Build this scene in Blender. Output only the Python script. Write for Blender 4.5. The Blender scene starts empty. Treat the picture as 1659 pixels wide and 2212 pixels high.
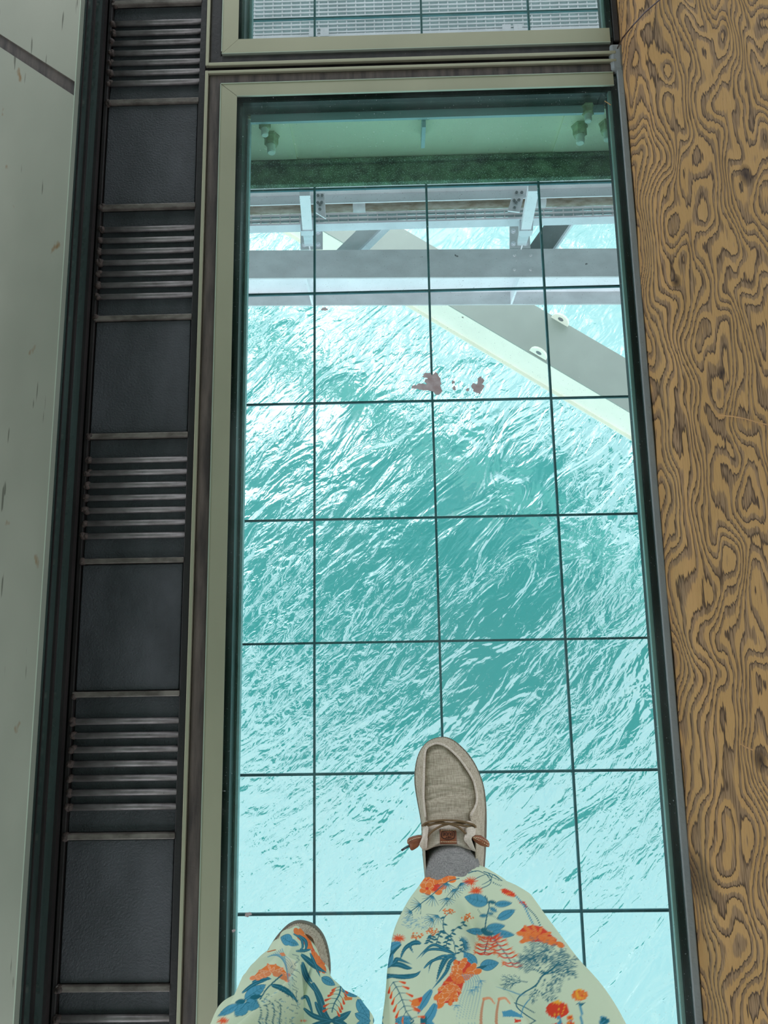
import bpy, bmesh, math, random
import numpy as np
from mathutils import Vector, Matrix
random.seed(7)
C = bpy.context.scene.collection
SC = bpy.context.scene

# ------------------------------------------------------------------ camera, sky, exposure
F_PX = 1500.0
RM = ((0.99968102, 0.01938068, 0.01619404), (-0.01639152, 0.98568837, -0.16777891), (-0.01921395, 0.16745995, 0.98569163))
CAM = (0.16673061, -0.72663897, 1.18848698)
cam_d = bpy.data.cameras.new('camera')
cam_d.sensor_fit = 'VERTICAL'; cam_d.sensor_height = 36.0; cam_d.lens = 36.0 * F_PX / 2212.0
cam_d.clip_start = 0.01; cam_d.clip_end = 600
cam = bpy.data.objects.new('camera', cam_d); C.objects.link(cam)
cam.matrix_world = Matrix.Translation(CAM) @ Matrix(RM).to_4x4()
SC.camera = cam
SC.view_settings.view_transform = 'Standard'; SC.view_settings.look = 'None'
SC.view_settings.gamma = 1.0; SC.view_settings.use_curve_mapping = False
SC.view_settings.exposure = 0.0
try:
    SC.cycles.use_denoising = True
    SC.cycles.max_bounces = 8; SC.cycles.transparent_max_bounces = 16
    SC.cycles.sample_clamp_indirect = 6
except Exception:
    pass

def at(px, py, z):
    """where the sight line through a photograph point meets the height z"""
    a, b = (px - 829.5) / F_PX, -(py - 1106) / F_PX
    d = [RM[i][0] * a + RM[i][1] * b - RM[i][2] for i in range(3)]
    t = (z - CAM[2]) / d[2]
    return Vector((CAM[0] + t * d[0], CAM[1] + t * d[1], z))

# ------------------------------------------------------------------ node helper
class NB:
    def __init__(s, nt): s.nt = nt
    def n(s, typ, ins=None, **props):
        nd = s.nt.nodes.new(typ)
        for k, v in props.items(): setattr(nd, k, v)
        for k, v in (ins or {}).items():
            sock = nd.inputs[k]
            if isinstance(v, bpy.types.NodeSocket): s.nt.links.new(v, sock)
            else: sock.default_value = v
        return nd
    def m(s, op, a, b=None, c=None, clamp=False):
        nd = s.nt.nodes.new('ShaderNodeMath'); nd.operation = op; nd.use_clamp = clamp
        for i, v in enumerate((a, b, c)):
            if v is None: continue
            if isinstance(v, bpy.types.NodeSocket): s.nt.links.new(v, nd.inputs[i])
            else: nd.inputs[i].default_value = v
        return nd.outputs[0]
    def noise(s, vec, scale, detail=2, rough=0.5, out='Fac', dist=0.0):
        nd = s.n('ShaderNodeTexNoise', {'Vector': vec, 'Scale': scale, 'Detail': detail, 'Roughness': rough, 'Distortion': dist})
        return nd.outputs[0 if out == 'Fac' else 1]
    def mapv(s, vec, scale=(1, 1, 1), rot=(0, 0, 0), loc=(0, 0, 0)):
        return s.n('ShaderNodeMapping', {'Vector': vec, 'Location': loc, 'Rotation': rot, 'Scale': scale}).outputs[0]
    def ramp(s, fac, stops, interp='LINEAR'):
        nd = s.nt.nodes.new('ShaderNodeValToRGB'); nd.color_ramp.interpolation = interp
        el = nd.color_ramp.elements
        while len(el) < len(stops): el.new(0.5)
        for e, (p, c) in zip(el, stops):
            e.position = p; e.color = (c[0], c[1], c[2], 1) if not isinstance(c, (int, float)) else (c, c, c, 1)
        s.nt.links.new(fac, nd.inputs[0]); return nd.outputs[0]
    def mix(s, fac, a, b, blend='MIX'):
        nd = s.nt.nodes.new('ShaderNodeMix'); nd.data_type = 'RGBA'; nd.blend_type = blend
        for k, v in ((0, fac), (6, a), (7, b)):
            if isinstance(v, bpy.types.NodeSocket): s.nt.links.new(v, nd.inputs[k])
            else: nd.inputs[k].default_value = v if k == 0 else (v[0], v[1], v[2], 1)
        return nd.outputs[2]
    def bump(s, h, strength=0.5, dist=0.01, normal=None):
        ins = {'Height': h, 'Strength': strength, 'Distance': dist}
        if normal is not None: ins['Normal'] = normal
        return s.n('ShaderNodeBump', ins).outputs[0]

def L(r, g, b):
    """display colour 0-255 to linear"""
    f = lambda v: (v / 255) / 12.92 if v / 255 <= 0.04045 else ((v / 255 + 0.055) / 1.055) ** 2.4
    return (f(r), f(g), f(b))

def new_mat(name):
    m = bpy.data.materials.new(name); m.use_nodes = True
    nt = m.node_tree; nt.nodes.clear()
    nb = NB(nt); out = nt.nodes.new('ShaderNodeOutputMaterial')
    tc = nt.nodes.new('ShaderNodeTexCoord').outputs['Object']
    return m, nb, tc, out

def pmat(name, col, rough=0.5, metal=0.0, var=0.15, vscale=(8, 8, 8), bump=0.0, bscale=60, spec=0.5, col2=None, speck=None):
    """principled material with noise variation, optional second colour and specks"""
    m, nb, tc, out = new_mat(name)
    v = nb.mapv(tc, vscale)
    f = nb.noise(v, 1.0, 5, 0.6)
    c2 = col2 or tuple(x * (1 - var) for x in col); c1 = col if col2 else tuple(min(1, x * (1 + var)) for x in col)
    c = nb.mix(nb.ramp(f, [(0.35, 0), (0.65, 1)]), c2, c1)
    if speck:
        sc, th, scol = speck
        k = nb.ramp(nb.noise(tc, sc, 2, 0.6), [(th, 0), (th + 0.03, 1)])
        c = nb.mix(k, c, scol)
    p = nb.n('ShaderNodeBsdfPrincipled', {'Base Color': c, 'Roughness': rough, 'Metallic': metal, 'Specular IOR Level': spec})
    if bump:
        nb.nt.links.new(nb.bump(nb.noise(tc, bscale, 4, 0.6), bump, 0.002), p.inputs['Normal'])
    nb.nt.links.new(p.outputs[0], out.inputs[0])
    return m

# ------------------------------------------------------------------ sky
w = bpy.data.worlds.new('overcast_sky'); SC.world = w; w.use_nodes = True
w.node_tree.nodes.clear(); nb = NB(w.node_tree)
wo = w.node_tree.nodes.new('ShaderNodeOutputWorld')
g = w.node_tree.nodes.new('ShaderNodeTexCoord').outputs['Generated']
sep = nb.n('ShaderNodeSeparateXYZ', {'Vector': g})
up = sep.outputs[2]
cl = nb.noise(g, 2.3, 5, 0.55)
sky = nb.mix(nb.ramp(cl, [(0.40, 0), (0.62, 1)]), (0.72, 0.80, 0.92), (0.94, 0.95, 1.0))
hor = nb.ramp(up, [(0.0, 1), (0.5, 0)])
sky = nb.mix(hor, sky, (0.88, 0.92, 1.0))
SUN = Vector((-0.17, 0.42, 0.89)).normalized()
dt = nb.n('ShaderNodeVectorMath', {0: g, 1: tuple(SUN)}, operation='DOT_PRODUCT').outputs['Value']
glow = nb.ramp(dt, [(0.90, 0), (0.985, 0.25), (1.0, 1)])
SUNK = 9.0; SKYK = 2.5
st = nb.m('MULTIPLY_ADD', glow, SUNK, SKYK)
st = nb.m('MULTIPLY', st, nb.ramp(up, [(0.0, 0.45), (0.03, 1)]))
bg = nb.n('ShaderNodeBackground', {'Color': sky, 'Strength': st})
w.node_tree.links.new(bg.outputs[0], wo.inputs[0])

# ------------------------------------------------------------------ mesh helpers
class MB:
    """collects shapes that end up as ONE mesh object"""
    def __init__(s): s.bm = bmesh.new()
    def box(s, x0, x1, y0, y1, z0, z1, bevel=0.0, mat=None, seg=2):
        r = bmesh.ops.create_cube(s.bm, size=1.0)['verts']
        for v in r:
            v.co = Vector(((x0 + x1) / 2 + v.co.x * (x1 - x0), (y0 + y1) / 2 + v.co.y * (y1 - y0), (z0 + z1) / 2 + v.co.z * (z1 - z0)))
            if mat is not None: v.co = mat @ v.co
        if bevel:
            es = list({e for v in r for e in v.link_edges})
            bmesh.ops.bevel(s.bm, geom=es, offset=bevel, segments=seg, affect='EDGES', profile=0.5)
        return s
    def prism(s, top, thick, down=Vector((0, 0, -1))):
        """a plate: outline points (3D) pushed by thick along down"""
        top = [Vector(p) for p in top]
        a = [s.bm.verts.new(p) for p in top]; b = [s.bm.verts.new(p + down * thick) for p in top]
        s.bm.faces.new(a); s.bm.faces.new(b[::-1]); n = len(a)
        for i in range(n): s.bm.faces.new((a[i], b[i], b[(i + 1) % n], a[(i + 1) % n]))
        return s
    def tube(s, pts, r, seg=10, r1=None):
        pts = [Vector(p) for p in pts]; n = len(pts); rings = []
        for i, p in enumerate(pts):
            t = (pts[min(i + 1, n - 1)] - pts[max(i - 1, 0)]).normalized()
            a = t.cross(Vector((0, 0, 1)));
            if a.length < 1e-3: a = t.cross(Vector((1, 0, 0)))
            a.normalize(); b = t.cross(a)
            rr = r if r1 is None else r + (r1 - r) * i / (n - 1)
            rings.append([s.bm.verts.new(p + (a * math.cos(k * 2 * math.pi / seg) + b * math.sin(k * 2 * math.pi / seg)) * rr) for k in range(seg)])
        for i in range(n - 1):
            for k in range(seg):
                s.bm.faces.new((rings[i][k], rings[i][(k + 1) % seg], rings[i + 1][(k + 1) % seg], rings[i + 1][k]))
        s.bm.faces.new(rings[0][::-1]); s.bm.faces.new(rings[-1])
        return s
    def lathe(s, prof, mat, seg=16):
        """profile (radius, height) spun about local z, placed by mat"""
        rings = []
        for r, h in prof:
            rings.append([s.bm.verts.new(mat @ Vector((r * math.cos(k * 2 * math.pi / seg), r * math.sin(k * 2 * math.pi / seg), h))) for k in range(seg)])
        for i in range(len(rings) - 1):
            for k in range(seg):
                s.bm.faces.new((rings[i][k], rings[i][(k + 1) % seg], rings[i + 1][(k + 1) % seg], rings[i + 1][k]))
        s.bm.faces.new(rings[0][::-1]); s.bm.faces.new(rings[-1])
        return s
    def grid(s, P):
        """P[i][j] 3D points"""
        V = [[s.bm.verts.new(Vector(p)) for p in row] for row in P]
        for i in range(len(V) - 1):
            for j in range(len(V[0]) - 1):
                s.bm.faces.new((V[i][j], V[i + 1][j], V[i + 1][j + 1], V[i][j + 1]))
        return s
    def build(s, name, mat, parent=None, smooth=False, xf=None):
        bmesh.ops.recalc_face_normals(s.bm, faces=s.bm.faces)
        if xf is not None:
            for v in s.bm.verts: v.co = xf @ v.co
            bmesh.ops.recalc_face_normals(s.bm, faces=s.bm.faces)
        me = bpy.data.meshes.new(name); s.bm.to_mesh(me); s.bm.free()
        if smooth:
            me.polygons.foreach_set('use_smooth', [True] * len(me.polygons))
        o = bpy.data.objects.new(name, me); C.objects.link(o)
        me.materials.append(mat)
        if parent is not None:
            o.parent = parent
            q = parent; T = Vector((0, 0, 0))
            while q is not None: T = T + q.location; q = q.parent
            me.transform(Matrix.Translation(-T))
        return o

def tag(o, label, cat, group=None, kind=None):
    o['label'] = label; o['category'] = cat
    if group: o['group'] = group
    if kind: o['kind'] = kind
    return o
def thing(name, loc, label, cat, group=None):
    o = bpy.data.objects.new(name, None); C.objects.link(o); o.location = Vector(loc)
    o.empty_display_size = 0.05
    return tag(o, label, cat, group)
def struct(o): o['kind'] = 'structure'; return o

def catmull(P, n, closed, t=None):
    """P (k,d) -> n samples (numpy)"""
    P = np.asarray(P, float); k = len(P)
    if t is None: t = np.linspace(0, k, n, endpoint=False) if closed else np.linspace(0, k - 1, n)
    i = np.minimum(np.floor(t).astype(int), k - 1 if closed else k - 2); u = (t - i)[:, None]
    if closed: p0, p1, p2, p3 = P[(i - 1) % k], P[i % k], P[(i + 1) % k], P[(i + 2) % k]
    else: p0, p1, p2, p3 = P[np.maximum(i - 1, 0)], P[i], P[i + 1], P[np.minimum(i + 2, k - 1)]
    return 0.5 * ((2 * p1) + (-p0 + p2) * u + (2 * p0 - 5 * p1 + 4 * p2 - p3) * u ** 2 + (-p0 + 3 * p1 - 3 * p2 + p3) * u ** 3)

# ------------------------------------------------------------------ materials
def brushed(name, col, rough, var=0.12, rust=True, bump=0.03, metal=0.9):
    m, nb, tc, out = new_mat(name)
    f = nb.noise(nb.mapv(tc, (300, 3, 300)), 1.0, 3, 0.6)
    big = nb.noise(nb.mapv(tc, (5, 2.5, 5)), 1.0, 4, 0.6)
    c = nb.mix(big, tuple(x * (1 - var) for x in col), tuple(min(1, x * (1 + var)) for x in col))
    if rust:
        k = nb.ramp(nb.noise(nb.mapv(tc, (34, 16, 34)), 1.0, 3, 0.55), [(0.685, 0), (0.75, 1)])
        c = nb.mix(nb.m('MULTIPLY', k, 0.75), c, L(140, 98, 48))
        k2 = nb.ramp(nb.noise(nb.mapv(tc, (120, 10, 120), (0, 0, 0.1)), 1.0, 2, 0.5), [(0.70, 0), (0.73, 1)])
        c = nb.mix(nb.m('MULTIPLY', k2, 0.6), c, L(60, 60, 50))
    p = nb.n('ShaderNodeBsdfPrincipled', {'Base Color': c, 'Metallic': metal, 'Roughness': nb.m('MULTIPLY_ADD', big, 0.15, rough - 0.07)})
    nb.nt.links.new(nb.bump(f, bump, 0.001), p.inputs['Normal'])
    nb.nt.links.new(p.outputs[0], out.inputs[0])
    return m
M = {}
M['stainless'] = brushed('brushed_stainless', L(166, 164, 150), 0.38)
M['frame_metal'] = brushed('anodised_frame', L(168, 164, 140), 0.42, rust=False, metal=0.7)
M['edge_metal'] = brushed('bright_edge', L(180, 188, 170), 0.35, rust=False, metal=0.7)
M['dark_face'] = pmat('black_glossy_panel', L(40, 52, 48), 0.12, 0.0, 0.3, (10, 2, 10), spec=0.9)
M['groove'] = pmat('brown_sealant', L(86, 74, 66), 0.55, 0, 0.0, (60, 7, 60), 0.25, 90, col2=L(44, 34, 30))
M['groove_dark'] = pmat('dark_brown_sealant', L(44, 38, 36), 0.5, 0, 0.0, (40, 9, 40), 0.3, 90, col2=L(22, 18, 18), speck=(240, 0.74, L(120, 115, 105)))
M['rod'] = pmat('painted_rod', L(132, 126, 124), 0.38, 0.3, 0.0, (30, 60, 30), 0.15, 150, col2=L(100, 94, 92), speck=(260, 0.72, L(28, 24, 22)))
M['rod_flat'] = pmat('painted_flat_bar', L(122, 114, 106), 0.42, 0.3, 0.0, (30, 60, 30), 0.15, 150, col2=L(80, 72, 66), speck=(260, 0.72, L(40, 36, 32)))
M['weld'] = pmat('weld_rust', L(66, 52, 44), 0.7, 0.1, 0.0, (200, 200, 200), 0.8, 400, col2=L(34, 26, 22))
M['rubber'] = pmat('worn_rubber_plate', L(64, 65, 68), 0.55, 0.0, 0.0, (9, 5, 9), 0.8, 260, col2=L(38, 40, 42), speck=(330, 0.76, L(105, 105, 105)))
M['recess'] = pmat('dark_painted_steel', L(34, 30, 29), 0.45, 0.2, 0.35, (30, 6, 30), 0.3, 120, speck=(300, 0.76, L(85, 80, 75)))
M['gasket'] = pmat('green_black_gasket', L(30, 48, 42), 0.3, 0.0, 0.3, (30, 6, 30), 0.1, 90, speck=(330, 0.75, L(95, 120, 108)))
M['gasket_green'] = pmat('dark_green_rebate', L(50, 72, 60), 0.35, 0.0, 0.2, (30, 5, 30), 0.1, 90, speck=(330, 0.76, L(120, 150, 135)))
M['pale_edge'] = pmat('pale_glass_edge', L(176, 192, 186), 0.35, 0.1, 0.08, (50, 5, 50), speck=(200, 0.76, L(70, 90, 88)))
M['grey_paint'] = pmat('grey_flaking_paint', L(130, 136, 136), 0.6, 0.0, 0.08, (60, 8, 60), 0.5, 110, speck=(140, 0.73, L(62, 60, 56)))
M['black_gap'] = pmat('black_seal', L(14, 20, 19), 0.5, 0, 0.2, speck=(330, 0.75, L(90, 105, 95)))
M['ledge'] = pmat('pale_blue_angle', L(190, 214, 214), 0.5, 0.1, 0.08, (6, 60, 6), speck=(160, 0.74, L(80, 110, 105)))
M['green_paint'] = pmat('light_green_paint', L(252, 250, 214), 0.45, 0, 0.06, (5, 30, 5), 0.05, 60)
M['green_bolt'] = pmat('green_bolt_paint', L(196, 214, 168), 0.45, 0, 0.25, (40, 40, 40), 0.1, 60, col2=L(150, 150, 110))
M['bolt_tip'] = pmat('white_bolt_tip', L(235, 245, 225), 0.5, 0, 0.1)
M['flange_dirt'] = pmat('dirty_green_flange', L(132, 160, 124), 0.8, 0, 0.0, (28, 40, 28), 0.9, 260, col2=L(74, 92, 70), speck=(430, 0.60, L(214, 232, 214)))
M['galv'] = pmat('galvanised_steel', L(222, 226, 232), 0.5, 0.15, 0.08, (5, 9, 5), 0.05, 30, speck=(30, 0.75, L(110, 115, 120)))
M['galv_web'] = pmat('galvanised_web', L(244, 246, 250), 0.5, 0.05, 0.05, (5, 9, 5), speck=(34, 0.75, L(130, 135, 140)))  # paler than the flanges: light off the water is put into the web colour
M['galv_dull'] = pmat('dull_galvanised_steel', L(205, 207, 208), 0.65, 0.1, 0.1, (5, 9, 5), 0.05, 30, speck=(22, 0.75, L(100, 100, 100)))
M['pipe'] = pmat('rusty_brown_pipe', L(160, 152, 140), 0.6, 0.1, 0.0, (14, 60, 30), 0.1, 60, col2=L(118, 100, 80))
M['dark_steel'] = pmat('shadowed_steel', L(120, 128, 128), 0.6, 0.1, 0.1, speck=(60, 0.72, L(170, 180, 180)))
M['cream_steel'] = pmat('cream_beam_lit', L(236, 240, 222), 0.55, 0, 0.04, (2, 2, 2), speck=(13, 0.73, L(120, 120, 105)))  # beam sides: sky light on them is put into the cream tone
M['grey_flange'] = pmat('grey_green_beam_top', L(150, 160, 150), 0.6, 0, 0.08, (1.2, 1.2, 1.2), speck=(26, 0.74, L(190, 200, 190)))
M['bar'] = pmat('slate_grid_bar', L(110, 156, 168), 0.5, 0.2, 0.0, (20, 20, 20), col2=L(84, 128, 140), speck=(400, 0.68, L(150, 185, 190)))
M['soffit'] = pmat('dark_deck_underside', L(70, 74, 70), 0.8, 0, 0.2)
M['deck'] = pmat('dark_deck', L(60, 58, 54), 0.7, 0, 0.2, (4, 4, 4), 0.2, 60)
M['added_ceiling'] = pmat('pale_added_slab', L(196, 190, 176), 0.7)  # added overhead slab, pale so that it bounces light onto the deck
M['twig'] = pmat('dry_straw', L(168, 128, 80), 0.7)
M['cable'] = pmat('dark_red_cable', L(48, 22, 18), 0.4)
M['stain'] = pmat('brown_mud', L(176, 164, 164), 0.9, 0, 0.0, (60, 60, 60), col2=L(150, 132, 130))
M['leather'] = pmat('tan_leather', L(150, 90, 58), 0.45, 0, 0.0, (120, 120, 120), 0.2, 500, col2=L(122, 68, 42))
M['leather_dark'] = pmat('embossed_leather', L(52, 22, 12), 0.5)
M['thread'] = pmat('cream_thread', L(205, 185, 150), 0.7)
M['thread_brown'] = pmat('brown_thread', L(110, 98, 76), 0.7)
M['lace'] = pmat('brown_lace', L(112, 88, 58), 0.6, 0, 0.15, (300, 300, 300))
M['aglet'] = pmat('grey_aglet', L(70, 78, 84), 0.3, 0.5)
M['skin'] = pmat('skin', L(205, 160, 135), 0.5)

def glass_mat():
    m, nb, tc, out = new_mat('floor_glass')
    tr = nb.n('ShaderNodeBsdfTransparent', {'Color': (0.955, 0.99, 0.985, 1)})
    gl = nb.n('ShaderNodeBsdfGlossy', {'Color': (1, 1, 1, 1), 'Roughness': 0.02})
    fr = nb.n('ShaderNodeFresnel', {'IOR': 1.3}).outputs[0]
    mx = nb.n('ShaderNodeMixShader', {0: fr}); nb.nt.links.new(tr.outputs[0], mx.inputs[1]); nb.nt.links.new(gl.outputs[0], mx.inputs[2])
    # dust on the glass, denser in smeared patches
    d = nb.n('ShaderNodeBsdfDiffuse', {'Color': (0.72, 0.78, 0.78, 1)})
    s1 = nb.ramp(nb.noise(tc, 420, 1, 0.5), [(0.745, 0), (0.77, 0.45)])
    s2 = nb.ramp(nb.noise(tc, 3.2, 4, 0.6), [(0.45, 0), (0.75, 0.05)])
    fac = nb.m('ADD', s1, s2, clamp=True)
    m2 = nb.n('ShaderNodeMixShader', {0: fac}); nb.nt.links.new(mx.outputs[0], m2.inputs[1]); nb.nt.links.new(d.outputs[0], m2.inputs[2])
    nb.nt.links.new(m2.outputs[0], out.inputs[0]); return m
M['glass'] = glass_mat()

def sea_mat():
    m, nb, tc, out = new_mat('turquoise_sea')
    ang = math.radians(42)
    rt = lambda a, sc, lo=(0, 0, 0): nb.mapv(nb.mapv(tc, rot=(0, 0, -a)), sc, loc=lo)
    v0 = rt(ang - .1, (0.35, 0.8, 1)); v1 = rt(ang, (1.0, 2.6, 1)); v2 = rt(ang + 0.12, (3.8, 10.0, 1), (3, 1, 0)); v3 = rt(ang - 0.15, (11, 24.0, 1), (7, 2, 0))
    big = nb.noise(v0, 1.0, 2, 0.5)
    h1 = nb.m('POWER', nb.noise(v1, 1.0, 3, 0.5, dist=0.9), 2.5)
    h2 = nb.m('POWER', nb.noise(v2, 1.0, 3, 0.5, dist=1.0), 3.0)
    h3 = nb.noise(v3, 1.0, 3, 0.55, dist=0.4)
    gust = nb.ramp(big, [(0.38, 0.12), (0.62, 1.1)])
    h = nb.m('ADD', nb.m('MULTIPLY', h1, 0.088), nb.m('MULTIPLY', gust, nb.m('ADD', nb.m('MULTIPLY', h2, 0.044), nb.m('MULTIPLY', h3, 0.0045))))
    nrm = nb.bump(h, 1.0, 1.0)
    body = nb.mix(nb.noise(tc, 0.12, 3, 0.5), (0.040, 0.26, 0.235), (0.062, 0.325, 0.295))
    df = nb.n('ShaderNodeBsdfDiffuse', {'Color': body})
    gl = nb.n('ShaderNodeBsdfGlossy', {'Color': (1, 1, 1, 1), 'Roughness': 0.09, 'Normal': nrm})
    mx = nb.n('ShaderNodeMixShader', {0: 0.22}); nb.nt.links.new(df.outputs[0], mx.inputs[1]); nb.nt.links.new(gl.outputs[0], mx.inputs[2])
    nb.nt.links.new(mx.outputs[0], out.inputs[0]); return m
M['sea'] = sea_mat()

def wood_mat():
    m, nb, tc, out = new_mat('weathered_fir')
    sp = nb.n('ShaderNodeSeparateXYZ', {'Vector': tc}); X, Y, Z = sp.outputs
    base = nb.mapv(tc, (20, 7.0, 10.0), (0, 0, 0.02), (3.1, 1.7, 0))
    rag = nb.noise(nb.mapv(tc, (420, 24, 420)), 1.0, 2, 0.5)
    n1 = nb.noise(base, 1.0, 1.2, 0.35, dist=0.15)
    n2 = nb.noise(nb.mapv(tc, (34, 12, 30)), 1.0, 1, 0.5)
    f = nb.m('MULTIPLY', n1, 12.0)
    f = nb.m('ADD', f, nb.m('MULTIPLY', n2, 1.1))
    f = nb.m('ADD', f, nb.m('MULTIPLY', X, 58.0))
    f = nb.m('ADD', f, nb.m('MULTIPLY', Z, 40.0))
    f = nb.m('ADD', f, nb.m('MULTIPLY', rag, 0.62))
    # knots: (x, y, radius, strength)
    knots = [(1362, 140, 0.012, 2.2), (1608, 383, 0.016, 3.0), (1462, 607, 0.010, 2.0), (1556, 808, 0.009, 1.6), (1488, 1900, 0.035, 3.2), (1640, 1640, 0.014, 2.0)]
    dark = None
    for kx, ky, r, a in knots:
        p = at(kx, ky, 0.085 if kx != 1488 else 0.03)
        dx = nb.m('SUBTRACT', X, p.x); dy = nb.m('MULTIPLY', nb.m('SUBTRACT', Y, p.y), 0.55)
        d = nb.m('SQRT', nb.m('ADD', nb.m('MULTIPLY', dx, dx), nb.m('MULTIPLY', dy, dy)))
        q = nb.m('DIVIDE', d, r * 2.2)
        e = nb.m('DIVIDE', a, nb.m('ADD', 1.0, nb.m('MULTIPLY', q, q)))
        f = nb.m('ADD', f, e)
        k = nb.m('SUBTRACT', 1.0, nb.m('DIVIDE', d, r * 0.8), clamp=True)
        dark = k if dark is None else nb.m('MAXIMUM', dark, k)
    t = nb.m('FRACT', f)
    fib = nb.noise(nb.mapv(tc, (900, 22, 900)), 1.0, 2, 0.6)
    late = nb.ramp(t, [(0.0, 0), (0.44, 0), (0.475, 1), (0.9, 0.75), (0.985, 0.0)])
    tan = nb.mix(nb.noise(tc, 9, 3, 0.6), L(166, 127, 78), L(182, 144, 94))
    grey = nb.mix(nb.ramp(fib, [(0.38, 0), (0.62, 1)]), L(92, 72, 54), L(148, 120, 92))
    c = nb.mix(late, tan, grey)
    line = nb.ramp(t, [(0.43, 0), (0.47, 1), (0.53, 1), (0.60, 0)])
    c = nb.mix(nb.m('MULTIPLY', line, 0.75), c, L(58, 42, 28))
    c = nb.mix(nb.m('MULTIPLY', nb.m('SUBTRACT', 1.0, nb.ramp(fib, [(0.3, 0), (0.45, 1)])), 0.25), c, L(90, 68, 44))
    c = nb.mix(nb.m('POWER', dark, 0.6), c, L(48, 36, 30))
    hgt = nb.m('SUBTRACT', nb.m('MULTIPLY', fib, 0.15), nb.ramp(t, [(0.0, 0.55), (0.42, 0.0), (0.50, 1.0), (0.9, 0.75), (1.0, 0.55)]))
    p = nb.n('ShaderNodeBsdfPrincipled', {'Base Color': c, 'Roughness': 0.68, 'Specular IOR Level': 0.25})
    nb.nt.links.new(nb.bump(hgt, 0.8, 0.0016), p.inputs['Normal'])
    nb.nt.links.new(p.outputs[0], out.inputs[0]); return m
M['wood'] = wood_mat()

def linen_mat(name, c1, c2):
    m, nb, tc, out = new_mat(name)
    a = nb.noise(nb.mapv(tc, (1500, 60, 300)), 1.0, 2, 0.6); b = nb.noise(nb.mapv(tc, (60, 1500, 300)), 1.0, 2, 0.6)
    f = nb.m('MULTIPLY', nb.m('ADD', a, b), 0.5)
    c = nb.mix(nb.ramp(f, [(0.38, 0), (0.6, 1)]), c1, c2)
    p = nb.n('ShaderNodeBsdfPrincipled', {'Base Color': c, 'Roughness': 0.9, 'Specular IOR Level': 0.1})
    nb.nt.links.new(nb.bump(f, 0.5, 0.0008), p.inputs['Normal'])
    nb.nt.links.new(p.outputs[0], out.inputs[0]); return m
M['linen'] = linen_mat('beige_linen', L(142, 130, 112), L(198, 186, 166))
M['linen_pale'] = linen_mat('pale_linen', L(186, 172, 156), L(224, 212, 198))
M['sock'] = linen_mat('grey_knit', L(108, 107, 106), L(152, 150, 146))
M['sole'] = pmat('taupe_sole', L(112, 104, 90), 0.7, 0, 0.1, (60, 60, 60), 0.1, 300)

def trouser_mat():
    m, nb, tc, out = new_mat('printed_cotton')
    a = nb.n('ShaderNodeAttribute', attribute_name='print').outputs['Color']
    f = nb.noise(nb.mapv(tc, (900, 900, 300)), 1.0, 2, 0.5)
    c = nb.mix(0.12, a, f, 'OVERLAY')
    p = nb.n('ShaderNodeBsdfPrincipled', {'Base Color': a, 'Roughness': 0.85, 'Specular IOR Level': 0.15})
    nb.nt.links.new(nb.bump(f, 0.25, 0.0008), p.inputs['Normal'])
    nb.nt.links.new(p.outputs[0], out.inputs[0]); return m
M['trousers'] = trouser_mat()

# ================================================================== THE SETTING
# sea far below
SEA_Z = -8.0
sea = MB().box(-260, 260, -260, 260, SEA_Z - 0.5, SEA_Z).build('sea', M['sea']); struct(sea)
# deck around the glass opening
DW, DN, DF = 5.5, -3.0, 3.5
fl = MB()
fl.box(-DW, -0.172, DN, DF, -0.30, -0.022)
fl.box(0.70, DW, DN, DF, -0.30, -0.022)
fl.box(-0.172, 0.70, DN, -1.75, -0.30, -0.022)
fl.box(-0.172, 0.70, 1.75, DF, -0.30, -0.022)
fl.build('floor', M['soffit'])['kind'] = 'structure'
# unseen slab added to cut sky light on the deck, open at its sides
struct(MB().box(-3.2, 3.6, -3.4, 3.8, 2.5, 2.65).build('added_ceiling', M['added_ceiling']))

# ------------------------------------------------------------------ steel kerb on the left
kx = -0.3935
kerb = thing('steel_kerb', (-0.6, -0.4, -0.02), 'raised brushed stainless steel kerb with rust specks along the left edge', 'kerb')
b = MB().box(-0.98, kx, -1.95, 1.4, -0.022, 0.094)
b.build('kerb_core', M['dark_face'], kerb)
# top sheets, split by a slanting joint
def topsheet(pts):
    q = [at(x, y, 0.1) for x, y in pts]
    return q
j0a, j0b = at(-60, 35, 0.1), at(155, 172, 0.1)
j1a, j1b = at(-60, 62, 0.1), at(150, 200, 0.1)
def onx(a, b, x): t = (x - a.x) / (b.x - a.x); return Vector((x, a.y + (b.y - a.y) * t, 0.1))
xe = kx + 0.001
MB().prism([Vector((-0.98, 1.4, .1)), Vector((xe, 1.4, .1)), onx(j0a, j0b, xe), onx(j0a, j0b, -0.98)], 0.006).build('top_sheet', M['stainless'], kerb)
MB().prism([onx(j1a, j1b, -0.98), onx(j1a, j1b, xe), Vector((xe, -1.95, .1)), Vector((-0.98, -1.95, .1))], 0.006).build('top_sheet', M['stainless'], kerb)
a_, b_ = onx(j0a, j0b, -0.98), onx(j0a, j0b, xe); c_, d_ = onx(j1a, j1b, -0.98), onx(j1a, j1b, xe)
dz = Vector((0, 0, -0.003))
MB().prism([a_ + dz, b_ + dz, d_ + dz, c_ + dz], 0.003).build('joint_sealant', M['groove'], kerb)
MB().box(kx + 0.0005, kx + 0.0022, -1.95, 1.4, 0.086, 0.1005).build('edge_lip', M['edge_metal'], kerb)
# horizontal ribs on the side face
b = MB(); b.box(kx, kx + 0.004, -1.95, 1.4, 0.045, 0.052); b.box(kx, kx + 0.002, -1.95, 1.4, 0.072, 0.075)
b.box(kx, kx + 0.0055, -1.95, 1.4, 0.0, 0.012)
b.build('face_rib', M['recess'], kerb)

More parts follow.
